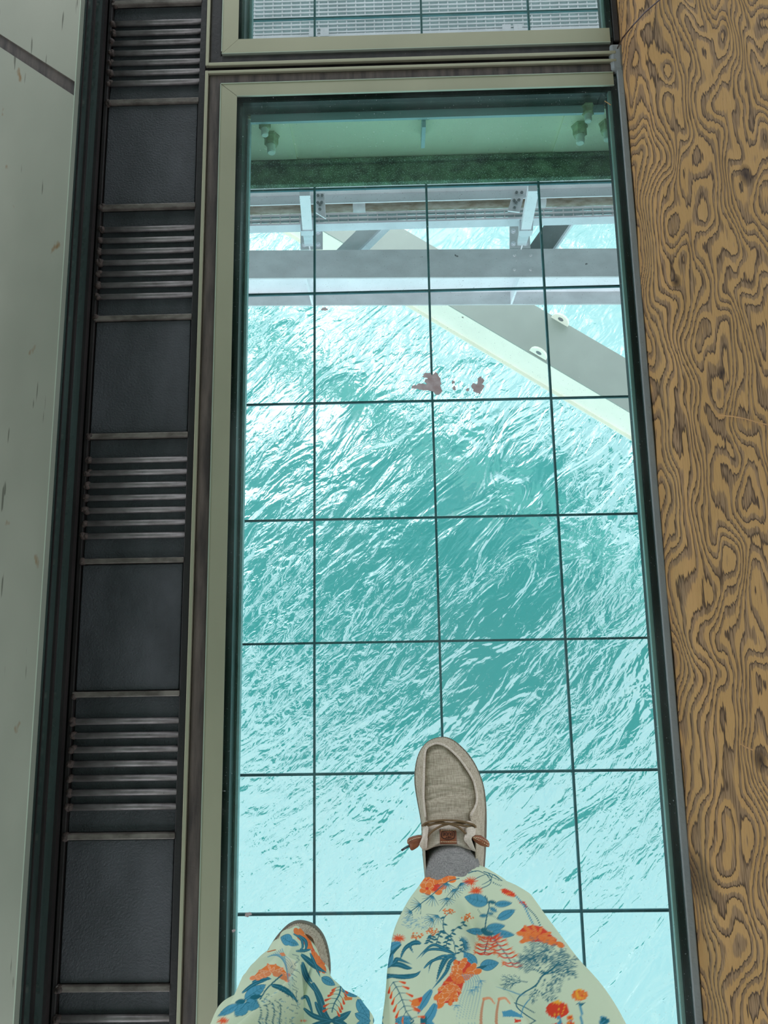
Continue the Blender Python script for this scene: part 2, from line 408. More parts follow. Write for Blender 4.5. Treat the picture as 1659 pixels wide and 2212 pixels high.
# ------------------------------------------------------------------ ribbed rail with rods and rubber plates
rail = thing('ribbed_rail', (-0.28, -0.4, -0.02), 'dark ribbed rail of painted rods and rubber plates beside the glass floor', 'rail')
b = MB().box(-0.3865, -0.1885, -1.9, 1.35, -0.021, -0.012)
b.build('tray', M['recess'], rail)
b = MB().box(-0.3865, -0.3795, -1.9, 1.35, -0.012, -0.002, 0.001)
b.build('tray_lip', M['recess'], rail)
MB().box(-0.201, -0.1885, -1.9, 1.35, -0.012, -0.002, 0.0015).build('tray_lip', M['recess'], rail)
S0, PITCH = 0.0719, 0.22425
def rod(y, flat):
    r = 0.0052
    if flat:
        o = MB().box(-0.381, -0.200, y - 0.0046, y + 0.0046, -0.010, 0.0005, 0.0015).build('flat_bar', M['rod_flat'], rail)
    else:
        o = MB().tube([(-0.381, y, -0.006), (-0.2, y, -0.006)], r, 12).build('rod', M['rod'], rail, True)
    wv = MB()
    for k in range(5):
        c0 = Vector((-0.377 + random.uniform(-.003, .003), y + random.uniform(-.003, .003), -0.004 + random.uniform(-.002, .002)))
        rr = random.uniform(0.0045, 0.0065)
        wv.lathe([(0.0005, -rr), (rr * .7, -rr * .7), (rr, 0), (rr * .7, rr * .7), (0.0005, rr)], Matrix.Translation(c0), 8)
    wv.build('weld', M['weld'], o, True)
for k in range(-8, 6):
    yk = S0 + k * PITCH
    if yk > 1.3 or yk < -1.85: continue
    rod(yk, True)
    y1 = yk + PITCH
    # gaps alternate: k even (above S0) is a plate
    if k % 2 == 0:
        if y1 < 1.35:
            MB().box(-0.3775, -0.2025, yk + 0.0055, y1 - 0.0055, -0.012, -0.005, 0.002).build('rubber_plate', M['rubber'], rail)
    else:
        gap = (PITCH - 6 * 0.0226) / 2
        for q in range(7):
            yy = yk + gap + q * 0.0226
            if -1.85 < yy < 1.0: rod(yy, False)
        MB().box(-0.3775, -0.2025, yk + 0.0055, y1 - 0.0055, -0.012, -0.0098, 0.0).build('rubber_plate', M['rubber'], rail)

# ------------------------------------------------------------------ glass floor panels
XR = 0.603
def panel(y0, y1, label, far):
    """y0 near end, y1 far end of the opening"""
    t = thing('glass_floor_panel', (0.23, (y0 + y1) / 2, -0.02), label, 'glass floor')
    gx0, gx1 = -0.156, -0.1245     # flat bar on the left
    bw = 0.0275
    # mitred bars
    z = 0.002
    L0 = [Vector((gx0, y1 + bw, z)), Vector((gx1, y1, z)), Vector((gx1, y0, z)), Vector((gx0, y0 - bw * 1.145, z))]
    MB().prism(L0, 0.0018).build('frame_bar', M['frame_metal'], t)
    MB().prism([Vector((gx0 + .0006, y1 + bw + .0003, z)), Vector((XR, y1 + bw + .0003, z)), Vector((XR, y1 + .0003, z)), Vector((gx1 + .0006, y1 + .0003, z))], 0.0018).build('frame_bar', M['frame_metal'], t)
    MB().prism([Vector((gx1 + .0006, y0, z)), Vector((XR, y0, z)), Vector((XR, y0 - bw * 1.145, z)), Vector((gx0 + .0006, y0 - bw * 1.145, z))], 0.0018).build('frame_bar', M['frame_metal'], t)
    # sealant groove and outer lip
    lx0, lx1 = -0.1875, -0.1815
    yo1 = y1 + bw + 0.024; yo0 = y0 - bw * 1.145 - 0.0205
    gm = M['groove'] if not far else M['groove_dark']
    g = MB()
    def bead(x0, x1, ya, yb, zt=-0.001):
        g.box(x0, x1, ya, yb, -0.022, zt, 0.004, seg=3)
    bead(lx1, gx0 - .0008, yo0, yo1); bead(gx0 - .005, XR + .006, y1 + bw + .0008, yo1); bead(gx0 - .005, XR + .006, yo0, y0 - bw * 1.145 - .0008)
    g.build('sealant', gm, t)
    l = MB(); l.box(lx0, lx1, yo0 - .006, yo1 + .006, -0.004, 0.0035, 0.0008)
    l.box(lx1, XR + .008, yo1, yo1 + .0055, -0.004, 0.0035, 0.0008); l.box(lx1, XR + .008, yo0 - .0065, yo0, -0.004, 0.0035, 0.0008)
    l.build('outer_lip', M['frame_metal'], t)
    # thin bright edge next to the bars
    e = MB(); e.box(gx0 - .0012, gx0 + .0004, y0 - bw, y1 + bw, -.004, .0032); e.box(gx0, XR, y1 + bw, y1 + bw + .0014, -.004, .0032)
    e.box(gx1, XR, y1 - .0008, y1 + .0006, .0001, .0032); e.box(gx0, XR, y0 - bw * 1.145 - .0014, y0 - bw * 1.145, -.004, .0032)
    e.build('bright_edge', M['edge_metal'], t)
    # rebate below the glass
    r = MB(); r.box(gx1 - .035, -0.1165, y0, y1 + .001, -0.05, -0.014, 0.001)
    r.build('gasket', M['gasket'], t)
    r = MB(); r.box(gx1 - .014, -0.1145, y0, y1, -0.06, -0.046, 0.001)
    r.build('rebate', M['gasket_green'], t)
    MB().box(-0.1142, -0.109, y0, y1 - .01, -0.062, -0.048, 0.0008).build('inner_lip', M['ledge'], t)
    # far wall of the rebate and pale angle
    r = MB(); r.box(gx1 - .01, XR + .004, y1 + .0005, y1 + .05, -0.048, -0.0125); r.box(gx1 - .01, XR - .006, y1 - .0015, y1 + .0005, -0.02, -0.014)
    r.box(gx1 - .01, XR - .006, y1 + .004, y1 + .009, -0.048, -0.0125)
    r.build('gasket', M['gasket'], t)
    if not far:
        MB().prism([Vector((-0.1085, y1 - 0.0155, -.05)), Vector((XR - .004, y1 - 0.0155, -.05)), Vector((XR - .004, y1 + .012, -.05)), Vector((-0.1085, y1 + .012, -.05))], 0.006).build('support_angle', M['ledge'], t)
    r = MB(); r.box(gx1 - .01, XR - .006, y0 - .012, y0, -0.06, -0.012); r.build('gasket', M['gasket'], t)
    # right side: pale edge strip and black seal
    MB().box(0.5955, 0.6015, y0, y1, -0.020, -0.0125).build('glass_edge_strip', M['pale_edge'], t)
    MB().box(0.6016, 0.6105, y0 - .03, y1 + .03, -0.05, -0.006).build('rubber_seal', M['black_gap'], t)
    MB().box(gx1 - .02, 0.6085, y0 - .02, y1 + .02, -0.012, 0.0).build('pane', M['glass'], t)
    return t
near = panel(-1.62, 0.2985, 'large glass floor panel under the shoes, with silvery bar frame and mud stains', False)
far = panel(0.4255, 1.60, 'glass floor panel at the top, above the metal grating walkway', True)

# mud stains lying on the near pane
def blob(px, py, rx, ry, n, seed, jag=0.35):
    rnd = random.Random(seed); ph = [rnd.uniform(0, 6.28) for _ in range(5)]
    P = []
    for k in range(n):
        a = 2 * math.pi * k / n
        r = 1 + jag * (0.5 * math.sin(2 * a + ph[0]) + 0.4 * math.sin(3 * a + ph[1]) + 0.3 * math.sin(5 * a + ph[2]) + 0.25 * math.sin(9 * a + ph[3]))
        P.append(at(px + rx * r * math.cos(a), py + ry * r * math.sin(a), 0.0006))
    return P
b = MB()
for i, s_ in enumerate([(938, 829, 19, 19), (912, 836, 18, 8), (925, 812, 12, 6), (1032, 838, 11, 13), (1038, 822, 6, 9), (1010, 842, 4, 3), (981, 839, 4, 4), (979, 826, 3, 4), (701, 668, 6, 4), (536, 1975, 7, 5), (505, 2010, 4, 3)]):
    b.prism([p_ + Vector((0, 0, i * .0001)) for p_ in blob(*s_, 26, i)], 0.0004)
b.build('mud_stain', M['stain'], near)
# grey painted strip between glass and timber
tr = MB().box(0.6108, 0.6235, -1.95, 0.352, -0.04, 0.001, 0.002).build('trim_1', M['grey_paint']); struct(tr)
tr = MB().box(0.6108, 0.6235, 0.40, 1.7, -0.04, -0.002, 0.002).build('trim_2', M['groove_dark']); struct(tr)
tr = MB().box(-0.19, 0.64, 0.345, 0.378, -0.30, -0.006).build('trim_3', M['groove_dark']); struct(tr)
tr = MB().box(0.600, 0.625, 0.33, 0.39, -0.03, 0.003, 0.006).build('trim_4', M['grey_paint']); struct(tr)
# deck rib that closes the gap between the panels underneath
tr = MB().box(-0.172, 0.70, 0.36, 0.43, -0.30, -0.06).build('trim_5', M['soffit']); struct(tr)

# ------------------------------------------------------------------ safety grids below the glass
def safety_grid(y0, y1, rows, label, ext):
    t = thing('safety_grid', (0.25, (y0 + y1) / 2, -0.23), label, 'grid', None)
    z = -0.22; hw = 0.0023
    for c in (0.0, 0.25, 0.5):
        MB().box(c - hw, c + hw, y0, y1, z - 0.006, z).build('long_bar', M['bar'], t)
    for y in rows:
        MB().box(-0.2, 0.69, y - hw, y + hw, z - 0.0055, z - 0.0005).build('cross_bar', M['bar'], t)
    return t
safety_grid(-1.75, 0.262, [0.25 * k for k in range(-6, 2)], 'slate blue bar grid under the large glass panel with the shoes', 0)
yf = at(675, 38, -0.22).y
safety_grid(0.42, 1.75, [yf + 0.25 * k for k in range(0, 4)], 'slate blue bar grid under the top glass panel', 0)

# ------------------------------------------------------------------ green steel beam just below the glass
YW = 0.303
gb = thing('green_steel_beam', (0.2, YW, -0.2), 'light green painted steel beam with bolts and dirty lower flange', 'beam')
MB().box(-1.5, 2.0, YW, YW + 0.012, -0.20, -0.058).build('web', M['green_paint'], gb)
MB().box(-1.5, 2.0, 0.2475, YW + 0.07, -0.212, -0.198, 0.002).build('lower_flange', M['flange_dirt'], gb)
b = MB().box(-1.5, 2.0, YW - 0.011, YW, -0.199, -0.188, 0.004); b.build('fillet', M['flange_dirt'], gb)
def webx(px, z): return at(px, 290, z).x
xl = webx(632, -0.12); xr = webx(1209, -0.12)
MB().box(-0.6, xl, YW - 0.004, YW, -0.186, -0.06, 0.001).build('splice_plate', M['green_paint'], gb)
MB().box(xr, 0.95, YW - 0.004, YW, -0.186, -0.06, 0.001).build('splice_plate', M['green_paint'], gb)
def bolt(px, py, sc=1.0):
    z = -0.11
    # where the bolt meets the web
    yy = YW - 0.004
    for _ in range(20):
        p = at(px, py, z); z += (yy - 0.02 - p.y) * -1.2 if False else 0
        break
    # solve height so the tip (35 mm off the web) is seen at px, py
    lo, hi = -0.19, -0.05
    for _ in range(30):
        mid = (lo + hi) / 2
        if at(px, py, mid).y > yy - 0.034 * sc: lo = mid
        else: hi = mid
    z = (lo + hi) / 2; x = at(px, py, z).x
    mt = Matrix.Translation((x, yy, z)) @ Matrix.Rotation(math.radians(90), 4, 'X')
    o = MB().lathe([(0.015 * sc, 0), (0.015 * sc, 0.003), (0.0128 * sc, 0.0035), (0.0128 * sc, 0.017 * sc), (0.011 * sc, 0.019 * sc)], mt, 6).build('bolt', M['green_bolt'], gb)
    MB().lathe([(0.0075 * sc, 0.018 * sc), (0.0075 * sc, 0.033 * sc), (0.006 * sc, 0.035 * sc)], mt, 14).build('bolt_tip', M['bolt_tip'], o)
for q in ((586, 330, 1.15), (572, 292, 0.95), (1254, 309, 1.15), (1271, 262, 0.95), (1313, 302, 1.1), (505, 300, 1)): bolt(*q)
p = at(915, 262, -0.07); q = at(914, 302, -0.12)
MB().box(p.x - .004, p.x + .004, YW - .032, YW, -0.125, -0.062, 0.001).build('hanger_tab', M['ledge'], gb)
MB().box(p.x - .012, p.x + .012, YW - .012, YW, -0.068, -0.058, 0.001).build('hanger_tab', M['green_bolt'], gb)

# ------------------------------------------------------------------ horizontal galvanised beam (4 m down)
A = at(533, 541, -2.8); B = at(1340, 536.5, -2.8)
ang = math.atan2(B.y - A.y, B.x - A.x)
FR = Matrix.Translation((A.x, A.y, 0)) @ Matrix.Rotation(ang, 4, 'Z')      # x along beam, y away, flange far edge at y = 0
hb = thing('galvanised_beam', FR @ Vector((1.2, -0.09, -3.18)), 'long pale galvanised I beam running across below the glass', 'beam')
fw = 0.186
MB().box(-3.6, 5.4, -fw, 0, -2.814, -2.8, mat=FR).build('top_flange', M['galv_dull'], hb)
MB().box(-3.6, 5.4, -fw / 2 - .005, -fw / 2 + .005, -3.165, -2.814, mat=FR).build('web', M['galv_web'], hb)
MB().box(-3.6, 5.4, -fw, 0, -3.179, -3.165, mat=FR).build('bottom_flange', M['galv_dull'], hb)
def frx(px, py, z): return (FR.inverted() @ at(px, py, z)).x
for px, py in ((675, 660), (1105, 655)):
    x = frx(px, py, -3.16)
    MB().box(x - .006, x + .006, -fw, -fw / 2, -3.165, -2.814, mat=FR).build('stiffener', M['galv_web'], hb)
for px in (1111, 1146):
    for py in (552, 583):
        c = at(px, py, -2.8)
        MB().lathe([(0.009, 0), (0.009, 0.006), (0.006, 0.008)], Matrix.Translation(c), 6).build('bolt', M['galv_dull'], hb)

# ------------------------------------------------------------------ walkway: grating, edge angle, rail channel, pipe, posts
GZ = -2.0
gy1 = at(829, 480, GZ).y
wk = thing('walkway_grating', (0.3, gy1 + 1.0, GZ), 'grey galvanised grating walkway seen through the glass beyond the beam', 'walkway')
b = MB()
y = gy1; 
while y < gy1 + 2.6:
    b.box(-2.2, 3.2, y, y + 0.009, GZ - 0.022, GZ); y += 0.0245
b.build('bearing_bar', M['galv_dull'], wk)['kind'] = 'stuff'
b = MB(); x = -2.2
while x < 3.2:
    b.box(x, x + 0.006, gy1, gy1 + 2.6, GZ - 0.012, GZ - 0.002); x += 0.049
b.build('cross_bar', M['galv_dull'], wk)['kind'] = 'stuff'
ye = at(829, 487, GZ - 0.06).y
MB().box(-2.2, 3.2, ye, gy1 + 0.004, GZ - 0.07, GZ - 0.06).box(-2.2, 3.2, gy1 - .004, gy1 + .004, GZ - .06, GZ + .004).build('edge_angle', M['galv'], wk)
for yy in (at(829, 74, GZ).y, at(829, 74, GZ).y + 0.6):
    MB().box(-2.2, 3.2, yy - .012, yy + .012, GZ - 0.034, GZ + 0.001).build('panel_joint', M['galv_dull'], wk)
for px in (690, 1108):
    c = at(px, 72 if px > 700 else 80, GZ)
    MB().box(c.x - .055, c.x - .01, c.y + .0, c.y + .05, GZ, GZ + .006).box(c.x + .005, c.x + .05, c.y, c.y + .05, GZ, GZ + .006).build('clip_plate', M['galv_dull'], wk)
# underside: joists below grating
for px in (673, 1125):
    x0 = at(px, 470, -2.3).x; jy = at(829, 489, -2.36).y
    b = MB().box(x0 - .06, x0 + .06, jy, gy1 + 2.6, -2.35, -2.34).box(x0 - .006, x0 + .006, jy, gy1 + 2.6, -2.34, -2.07)
    b.build('joist', M['galv_dull'], wk)
# kick channel and pipe
cz = -1.8
ya, yb = at(829, 436, cz).y, at(829, 405, cz).y
ch = thing('kick_channel', (0.3, ya, cz), 'white galvanised channel along the walkway just below the green beam', 'channel')
MB().box(-2.2, 3.2, ya, ya + 0.045, cz - 0.006, cz).build('channel_top', M['galv_web'], ch)
b = MB().box(-2.2, 3.2, ya + 0.045, ya + 0.051, cz - 0.006, cz + 0.09)
b.build('upstand', M['galv_dull'], ch)
for px in (1196, 1213, 1234, 1250):
    c = at(px, 405, cz + .05)
    MB().lathe([(0.011, 0), (0.011, 0.004), (0.008, 0.005)], Matrix.Translation((c.x, ya + 0.0445, cz + .055)) @ Matrix.Rotation(math.radians(90), 4, 'X'), 10).build('bolt', M['galv'], ch)
pz = -1.88
yp = at(829, 445, pz).y
pp = thing('pipe', (0.3, yp, pz), 'rust-brown pipe running beside the walkway grating', 'pipe')
MB().tube([(-2.2, yp, pz), (3.2, yp, pz)], 0.024, 16).build('pipe_run', M['pipe'], pp, True)
for px in (776, 1165):
    c = at(px, 445, pz)
    MB().tube([(c.x - .03, yp, pz), (c.x + .03, yp, pz)], 0.028, 16).build('pipe_coupling', M['galv_dull'], pp, True)

def post(top, clamp, bot, plate, base, label):
    zt, zb = -1.5, -2.72
    P0, P1 = at(*top, zt), at(*bot, zb)
    t = thing('walkway_post', (P1.x, P1.y, -2.79), label, 'post', 'galvanised posts of the walkway')
    d = (P1 - P0).normalized(); side = Vector((1, 0, 0)); up = d.cross(side).normalized()
    def seg(a, b, w0, w1, h):
        m_ = MB(); bm = m_.bm
        V = []
        for p_, w_ in ((a, w0), (b, w1)):
            V.append([bm.verts.new(p_ + side * sx * w_ / 2 + up * sy * h / 2) for sx, sy in ((-1, -1), (1, -1), (1, 1), (-1, 1))])
        for k in range(4): bm.faces.new((V[0][k], V[0][(k + 1) % 4], V[1][(k + 1) % 4], V[1][k]))
        bm.faces.new(V[0]); bm.faces.new(V[1][::-1])
        return m_
    s1 = 0.62
    pmx = top[0] + (bot[0] - top[0]) * .66; PM = at(pmx, 491, -1.84)
    du = (PM - P0).normalized(); dn = (P1 - PM).normalized()
    seg(P0, PM, 0.046, 0.046, 0.04).build('upper_tube', M['galv_web'], t)
    seg(PM - du * .02, PM + du * .03, 0.064, 0.064, 0.05).build('clamp_sleeve', M['galv'], t)
    seg(PM + du * .02, P1, 0.046, 0.052, 0.034).build('lower_tube', M['galv'], t)
    # gusset fin at the foot
    MB().prism([P1 + Vector((0, -.02, .0)), P1 + Vector((0, .03, .07)), P1 + Vector((0.006, .03, .07)), P1 + Vector((0.006, -.02, 0))], 0.045).build('gusset', M['galv_web'], t)
    q = [at(x, y, -1.6) for x, y in plate]
    o = MB().prism(q, 0.008).build('bolted_plate', M['galv_web'], t)
    c = sum(q, Vector()) / len(q); u = (q[1] - q[0]); v_ = (q[-1] - q[0])
    for fu, fv in ((0.3, 0.14), (0.75, 0.14), (0.28, 0.52), (0.7, 0.5), (0.5, 0.62), (0.5, 0.87)):
        pt = q[0] + u * fu + v_ * fv
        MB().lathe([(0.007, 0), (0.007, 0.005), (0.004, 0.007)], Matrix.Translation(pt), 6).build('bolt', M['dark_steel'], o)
    bq = [at(x, y, -2.80) for x, y in base]
    o = MB().prism(bq, 0.010).build('base_plate', M['galv_dull'], t)
    u = (bq[1] - bq[0]); v_ = (bq[-1] - bq[0])
    for fu, fv in ((0.18, 0.3), (0.8, 0.3), (0.18, 0.82), (0.8, 0.82)):
        pt = bq[0] + u * fu + v_ * fv
        MB().lathe([(0.016, 0), (0.016, 0.004), (0.009, 0.005), (0.009, 0.014)], Matrix.Translation(pt), 12).build('anchor_bolt', M['galv'], o)
    wq = [Vector((bq[0].x - 0.0, p_.y, -2.9)) for p_ in bq[:1]]
    return t
post((658, 412), None, (667, 526), [(681, 417), (701, 417), (704, 472), (681, 458)], [(649, 486), (697, 486), (697, 537.5), (649, 538)], 'pale galvanised walkway post, left of the two below the green beam')
post((1153, 402), None, (1127, 524), [(1110, 410), (1135, 410), (1123, 458), (1097, 455)], [(1101, 484), (1143, 484), (1146, 536), (1101, 536)], 'pale galvanised walkway post, right of the two below the green beam')

# ------------------------------------------------------------------ big diagonal beam deeper down
DZ = -5.0
def ray_line(p1, p2, z): return at(*p1, z), at(*p2, z)
U0, U1 = ray_line((950, 540), (1345, 770), DZ)
dirv = (U1 - U0).normalized(); nrm = Vector((dirv.y, -dirv.x, 0))
if nrm.x * 1 + nrm.y * 1 > 0: nrm = -nrm           # towards the lower left
E0 = at(980, 665, DZ); wfl = (E0 - U0).dot(nrm)
zb = -5.46
db = thing('diagonal_beam', tuple(U0), 'big cream and grey steel box beam slanting down to the right', 'beam')
def dl(s, n, z): p = U0 + dirv * s + nrm * n; return Vector((p.x, p.y, z))
S_, T_ = -5.0, 6.0
MB().prism([dl(S_, 0, DZ), dl(T_, 0, DZ), dl(T_, wfl, DZ), dl(S_, wfl, DZ)], 0.02).build('top_plate', M['grey_flange'], db)
MB().prism([dl(S_, wfl - .002, DZ - .02), dl(T_, wfl - .002, DZ - .02), dl(T_, wfl - .02, DZ - .02), dl(S_, wfl - .02, DZ - .02)], DZ - .02 - zb).build('side_plate', M['cream_steel'], db)
MB().prism([dl(S_, 0.0, DZ - .02), dl(T_, 0.0, DZ - .02), dl(T_, .02, DZ - .02), dl(S_, .02, DZ - .02)], DZ - .02 - zb).build('side_plate', M['cream_steel'], db)
MB().prism([dl(S_, -0.0, zb), dl(T_, 0, zb), dl(T_, wfl + .03, zb), dl(S_, wfl + .03, zb)], 0.02).build('bottom_plate', M['cream_steel'], db)
def lug(px, py, n):
    c = at(px, py, DZ); s = (c - U0).dot(dirv)
    P = []
    for k in range(9):
        a = math.pi * k / 8
        P.append(U0 + dirv * (s + 0.09 * math.cos(a)) + nrm * n + Vector((0, 0, 0.015 + 0.13 * math.sin(a))))
    P = P[::-1]
    b_ = MB().prism(P, 0.02, nrm)
    o = b_.build('lifting_lug', M['cream_steel'], db)
    hc = U0 + dirv * s + nrm * (n + .01) + Vector((0, 0, 0.075))
    zax = nrm.to_track_quat('Z', 'Y').to_matrix().to_4x4()
    MB().lathe([(0.028, -0.0125), (0.028, 0.0125)], Matrix.Translation(hc) @ zax, 14).build('lug_hole', M['dark_steel'], o)
lug(1168, 757, wfl - .03); lug(1212, 690, 0.01)

def brace(p1, p2, z, wd, label, mat, mat2):
    a, b_ = at(*p1, z), at(*p2, z - 0.0); d = (b_ - a).normalized(); n = Vector((-d.y, d.x, 0))
    a2, b2 = a - d * 3.0, b_ + d * 0.03
    t = thing('angle_brace', tuple(a), label, 'brace')
    MB().prism([a2 + n * wd / 2, b2 + n * wd / 2, b2 - n * wd / 2, a2 - n * wd / 2], 0.012).build('flat_leg', mat, t)
    e = wd / 2
    s = -1 if n.x > 0 else 1
    MB().prism([a2 - s * n * e, b2 - s * n * e, b2 - s * n * (e + .012), a2 - s * n * (e + .012)], 0.09).build('upright_leg', mat2, t)
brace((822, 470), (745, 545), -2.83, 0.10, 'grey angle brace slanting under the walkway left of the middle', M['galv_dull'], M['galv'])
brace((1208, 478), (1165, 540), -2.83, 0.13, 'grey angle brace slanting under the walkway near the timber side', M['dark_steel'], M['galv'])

# ------------------------------------------------------------------ timber beam on the right
def build_timber():
    prof = [(0.6245, -0.02), (0.6245, 0.0), (0.6250, 0.02), (0.6262, 0.04), (0.629, 0.058), (0.6345, 0.072), (0.645, 0.081), (0.662, 0.086), (0.70, 0.089), (0.8, 0.090), (0.95, 0.0905), (1.08, 0.088), (1.11, 0.075), (1.12, 0.04), (1.12, -0.02)]
    P = []
    ny = 90
    for i in range(ny + 1):
        y = -1.95 + 3.5 * i / ny
        wob = 0.0012 * math.sin(y * 13) + 0.0008 * math.sin(y * 31 + 1)
        P.append([Vector((x + (wob if x < 0.7 else 0), y, z)) for x, z in prof])
    b_ = MB().grid(P)
    # end caps
    return b_.build('timber_beam', M['wood'], None, True)
tb = build_timber()
tag(tb, 'weathered brown timber beam with swirling grain along the right side', 'timber beam')
# thin things lying on the timber
def on(px, py, z): return at(px, py, z)
cb = MB().tube([on(1334, 104, .012), on(1345, 82, .088), on(1366, 56, .0935), on(1392, 28, .0935), on(1422, 2, .0935), on(1470, -40, .0935)], 0.0014, 8).build('cable', M['cable'])
tag(cb, 'thin dark red cable curving over the timber at the top right corner', 'cable')
tw = MB().tube([on(1551, 897, .0925), on(1580, 899, .093), on(1608, 904, .0925), on(1635, 912, .093), on(1672, 921, .0925)], 0.0009, 6).build('straw', M['twig'])
tag(tw, 'thin pale straw lying on the timber beam, halfway up its right edge', 'straw')
tw = MB().tube([on(1600, 1607, .0925), on(1611, 1614, .094), on(1628, 1621, .0925)], 0.0009, 6).build('splinter', M['twig'])
tag(tw, 'small pale splinter on the timber beam, well below the long straw', 'splinter')
tw = MB().tube([on(1306, 218, .0015), on(1320, 227, .0015)], 0.0008, 6).build('dry_grass', M['twig'])
tag(tw, 'tiny dry grass stalk on the glass at its top right corner', 'grass stalk')

# ================================================================== THE PERSON
HERE = at(985, 2000, 0)
def cp(x, y): return (840 + x * 280 / 1659., 1560 + y * 280 / 1659.)     # shoe close-up measure to photograph
OUT = [(690, 186), (600, 200), (500, 245), (415, 335), (362, 450), (332, 600), (326, 760), (342, 900), (366, 1040), (392, 1180), (415, 1330), (420, 1500), (432, 1700), (450, 1900), (475, 2120), (530, 2330), (640, 2480), (800, 2540), (960, 2490), (1090, 2350), (1170, 2150), (1215, 1900), (1236, 1650), (1246, 1400), (1247, 1150), (1234, 950), (1205, 780), (1150, 625), (1080, 490), (980, 360), (860, 250), (770, 200)]
SEAM = [(610, 270), (560, 285), (505, 320), (478, 370), (466, 460), (460, 580), (458, 700), (455, 800), (453, 900), (456, 1000), (466, 1120), (478, 1220), (470, 1500), (468, 1640), (478, 1850), (520, 2080), (620, 2250), (790, 2310), (950, 2260), (1050, 2120), (1095, 1900), (1105, 1680), (1090, 1400), (1040, 1200), (1095, 1090), (1118, 1000), (1108, 880), (1072, 740), (985, 590), (880, 450), (770, 345), (690, 290)]
def ztop(y):       # height of the upper along the shoe, y in close-up measure
    xs = [150, 300, 600, 900, 1200, 1450, 1700, 2000, 2500]; zs = [0.040, 0.046, 0.052, 0.060, 0.072, 0.082, 0.088, 0.088, 0.085]
    return float(np.interp(y, xs, zs))
N = 192
outp = catmull(OUT, N, True); seamp = catmull(SEAM, N, True)
def shoe(xf, parent, label, full):
    sh = bpy.data.objects.new('shoe', None); C.objects.link(sh); sh.parent = parent
    sh['label'] = label
    def ring(frac, zf):
        R_ = []
        for o_, s_ in zip(outp, seamp):
            q = o_ * (1 - frac) + s_ * frac
            z_ = zf(q[1]) if callable(zf) else zf
            R_.append(at(*cp(*q), z_))
        return R_
    cen = sum(ring(0, 0.02), Vector()) / N
    def loft(rings, cap0=False, cap1=False):
        b_ = MB(); V = [[b_.bm.verts.new(p_) for p_ in r_] for r_ in rings]
        for i in range(len(V) - 1):
            for k in range(N): b_.bm.faces.new((V[i][k], V[i][(k + 1) % N], V[i + 1][(k + 1) % N], V[i + 1][k]))
        if cap0: b_.bm.faces.new(V[0])
        if cap1: b_.bm.faces.new(V[-1])
        return b_
    def shrink(r_, k_, z_):
        return [Vector((cen.x + (p_.x - cen.x) * k_, cen.y + (p_.y - cen.y) * k_, z_)) for p_ in r_]
    r0 = ring(0, 0.012)
    loft([shrink(r0, 0.965, 0.0008), shrink(r0, 0.99, 0.004), shrink(r0, 1.0, 0.012), shrink(r0, 0.997, 0.019), shrink(r0, 0.97, 0.0215)], True, True).build('sole', M['sole'], sh, True, xf)
    # upper: side wall then padded seam ridge then the plug over the toes
    def zz(a): return lambda y: 0.021 + (ztop(y) - 0.021) * a
    rings = [ring(0.10, 0.0205), ring(0.14, zz(0.14)), ring(0.25, zz(0.42)), ring(0.42, zz(0.66)), ring(0.62, zz(0.86)), ring(0.80, zz(0.96)), ring(0.86, zz(1.02)), ring(0.93, zz(1.06)), ring(1.0, zz(1.05)), ring(1.04, zz(0.97)), ring(1.06, zz(0.93))]
    loft(rings).build('upper', M['linen'], sh, True, xf)
    # plug panel in front of the laces, creased
    rows = []
    ys = np.linspace(262, 1330, 74)
    Lx = [p for p in SEAM[:13]]; Rx = [SEAM[0]] + SEAM[:22:-1]
    def edge(y, pts):
        pts = sorted(pts, key=lambda q: q[1]); return float(np.interp(y, [q[1] for q in pts], [q[0] for q in pts]))
    for y in ys:
        xl_, xr_ = edge(y, Lx), edge(y, Rx)
        if y < 345:      # round the toe of the panel
            t_ = max(0.0, (y - 262) / 83.0); c_ = 610; wdt = math.sqrt(max(0.0, 1 - (1 - t_) ** 2))
            xl_ = c_ + (edge(345, Lx) - c_) * wdt; xr_ = c_ + (edge(345, Rx) - c_) * wdt
        row = []
        for j in range(41):
            u = j / 40.0; x = xl_ + (xr_ - xl_) * u
            z_ = ztop(y) - 0.0035 + 0.007 * (1 - (2 * u - 1) ** 2) ** 0.7 * min(1, (y - 240) / 250)
            cr = 0.0
            for yc, am, sl in ((845, .0016, 60), (925, .0011, -40), (975, .0014, -90), (1120, .0008, 30), (1180, .0007, -60)):
                cy = yc - 45 * math.sin(u * math.pi) + sl * (u - .5)
                cr += am * math.exp(-((y - cy) / 16.0) ** 2) * (1 if u < .9 else .3)
            row.append(at(*cp(x, y), z_ - cr + 0.0006 * math.sin(y * .03 + u * 5)))
        rows.append(row)
    b_ = MB().grid(rows); b_.build('toe_panel', M['linen'], sh, True, xf)
    # welt stitching
    b_ = MB()
    for k in range(0, N, 2):
        if 12 * 6 < k < 22 * 6: continue
        q0 = outp[k] * .90 + seamp[k] * .10; k2 = (k + 1) % N; q1 = outp[k2] * .90 + seamp[k2] * .10
        b_.tube([at(*cp(*q0), .0215), at(*cp(*q1), .0215)], 0.0009, 6)
    b_.build('welt_stitching', M['thread_brown'], sh, False, xf)
    if not full: return sh
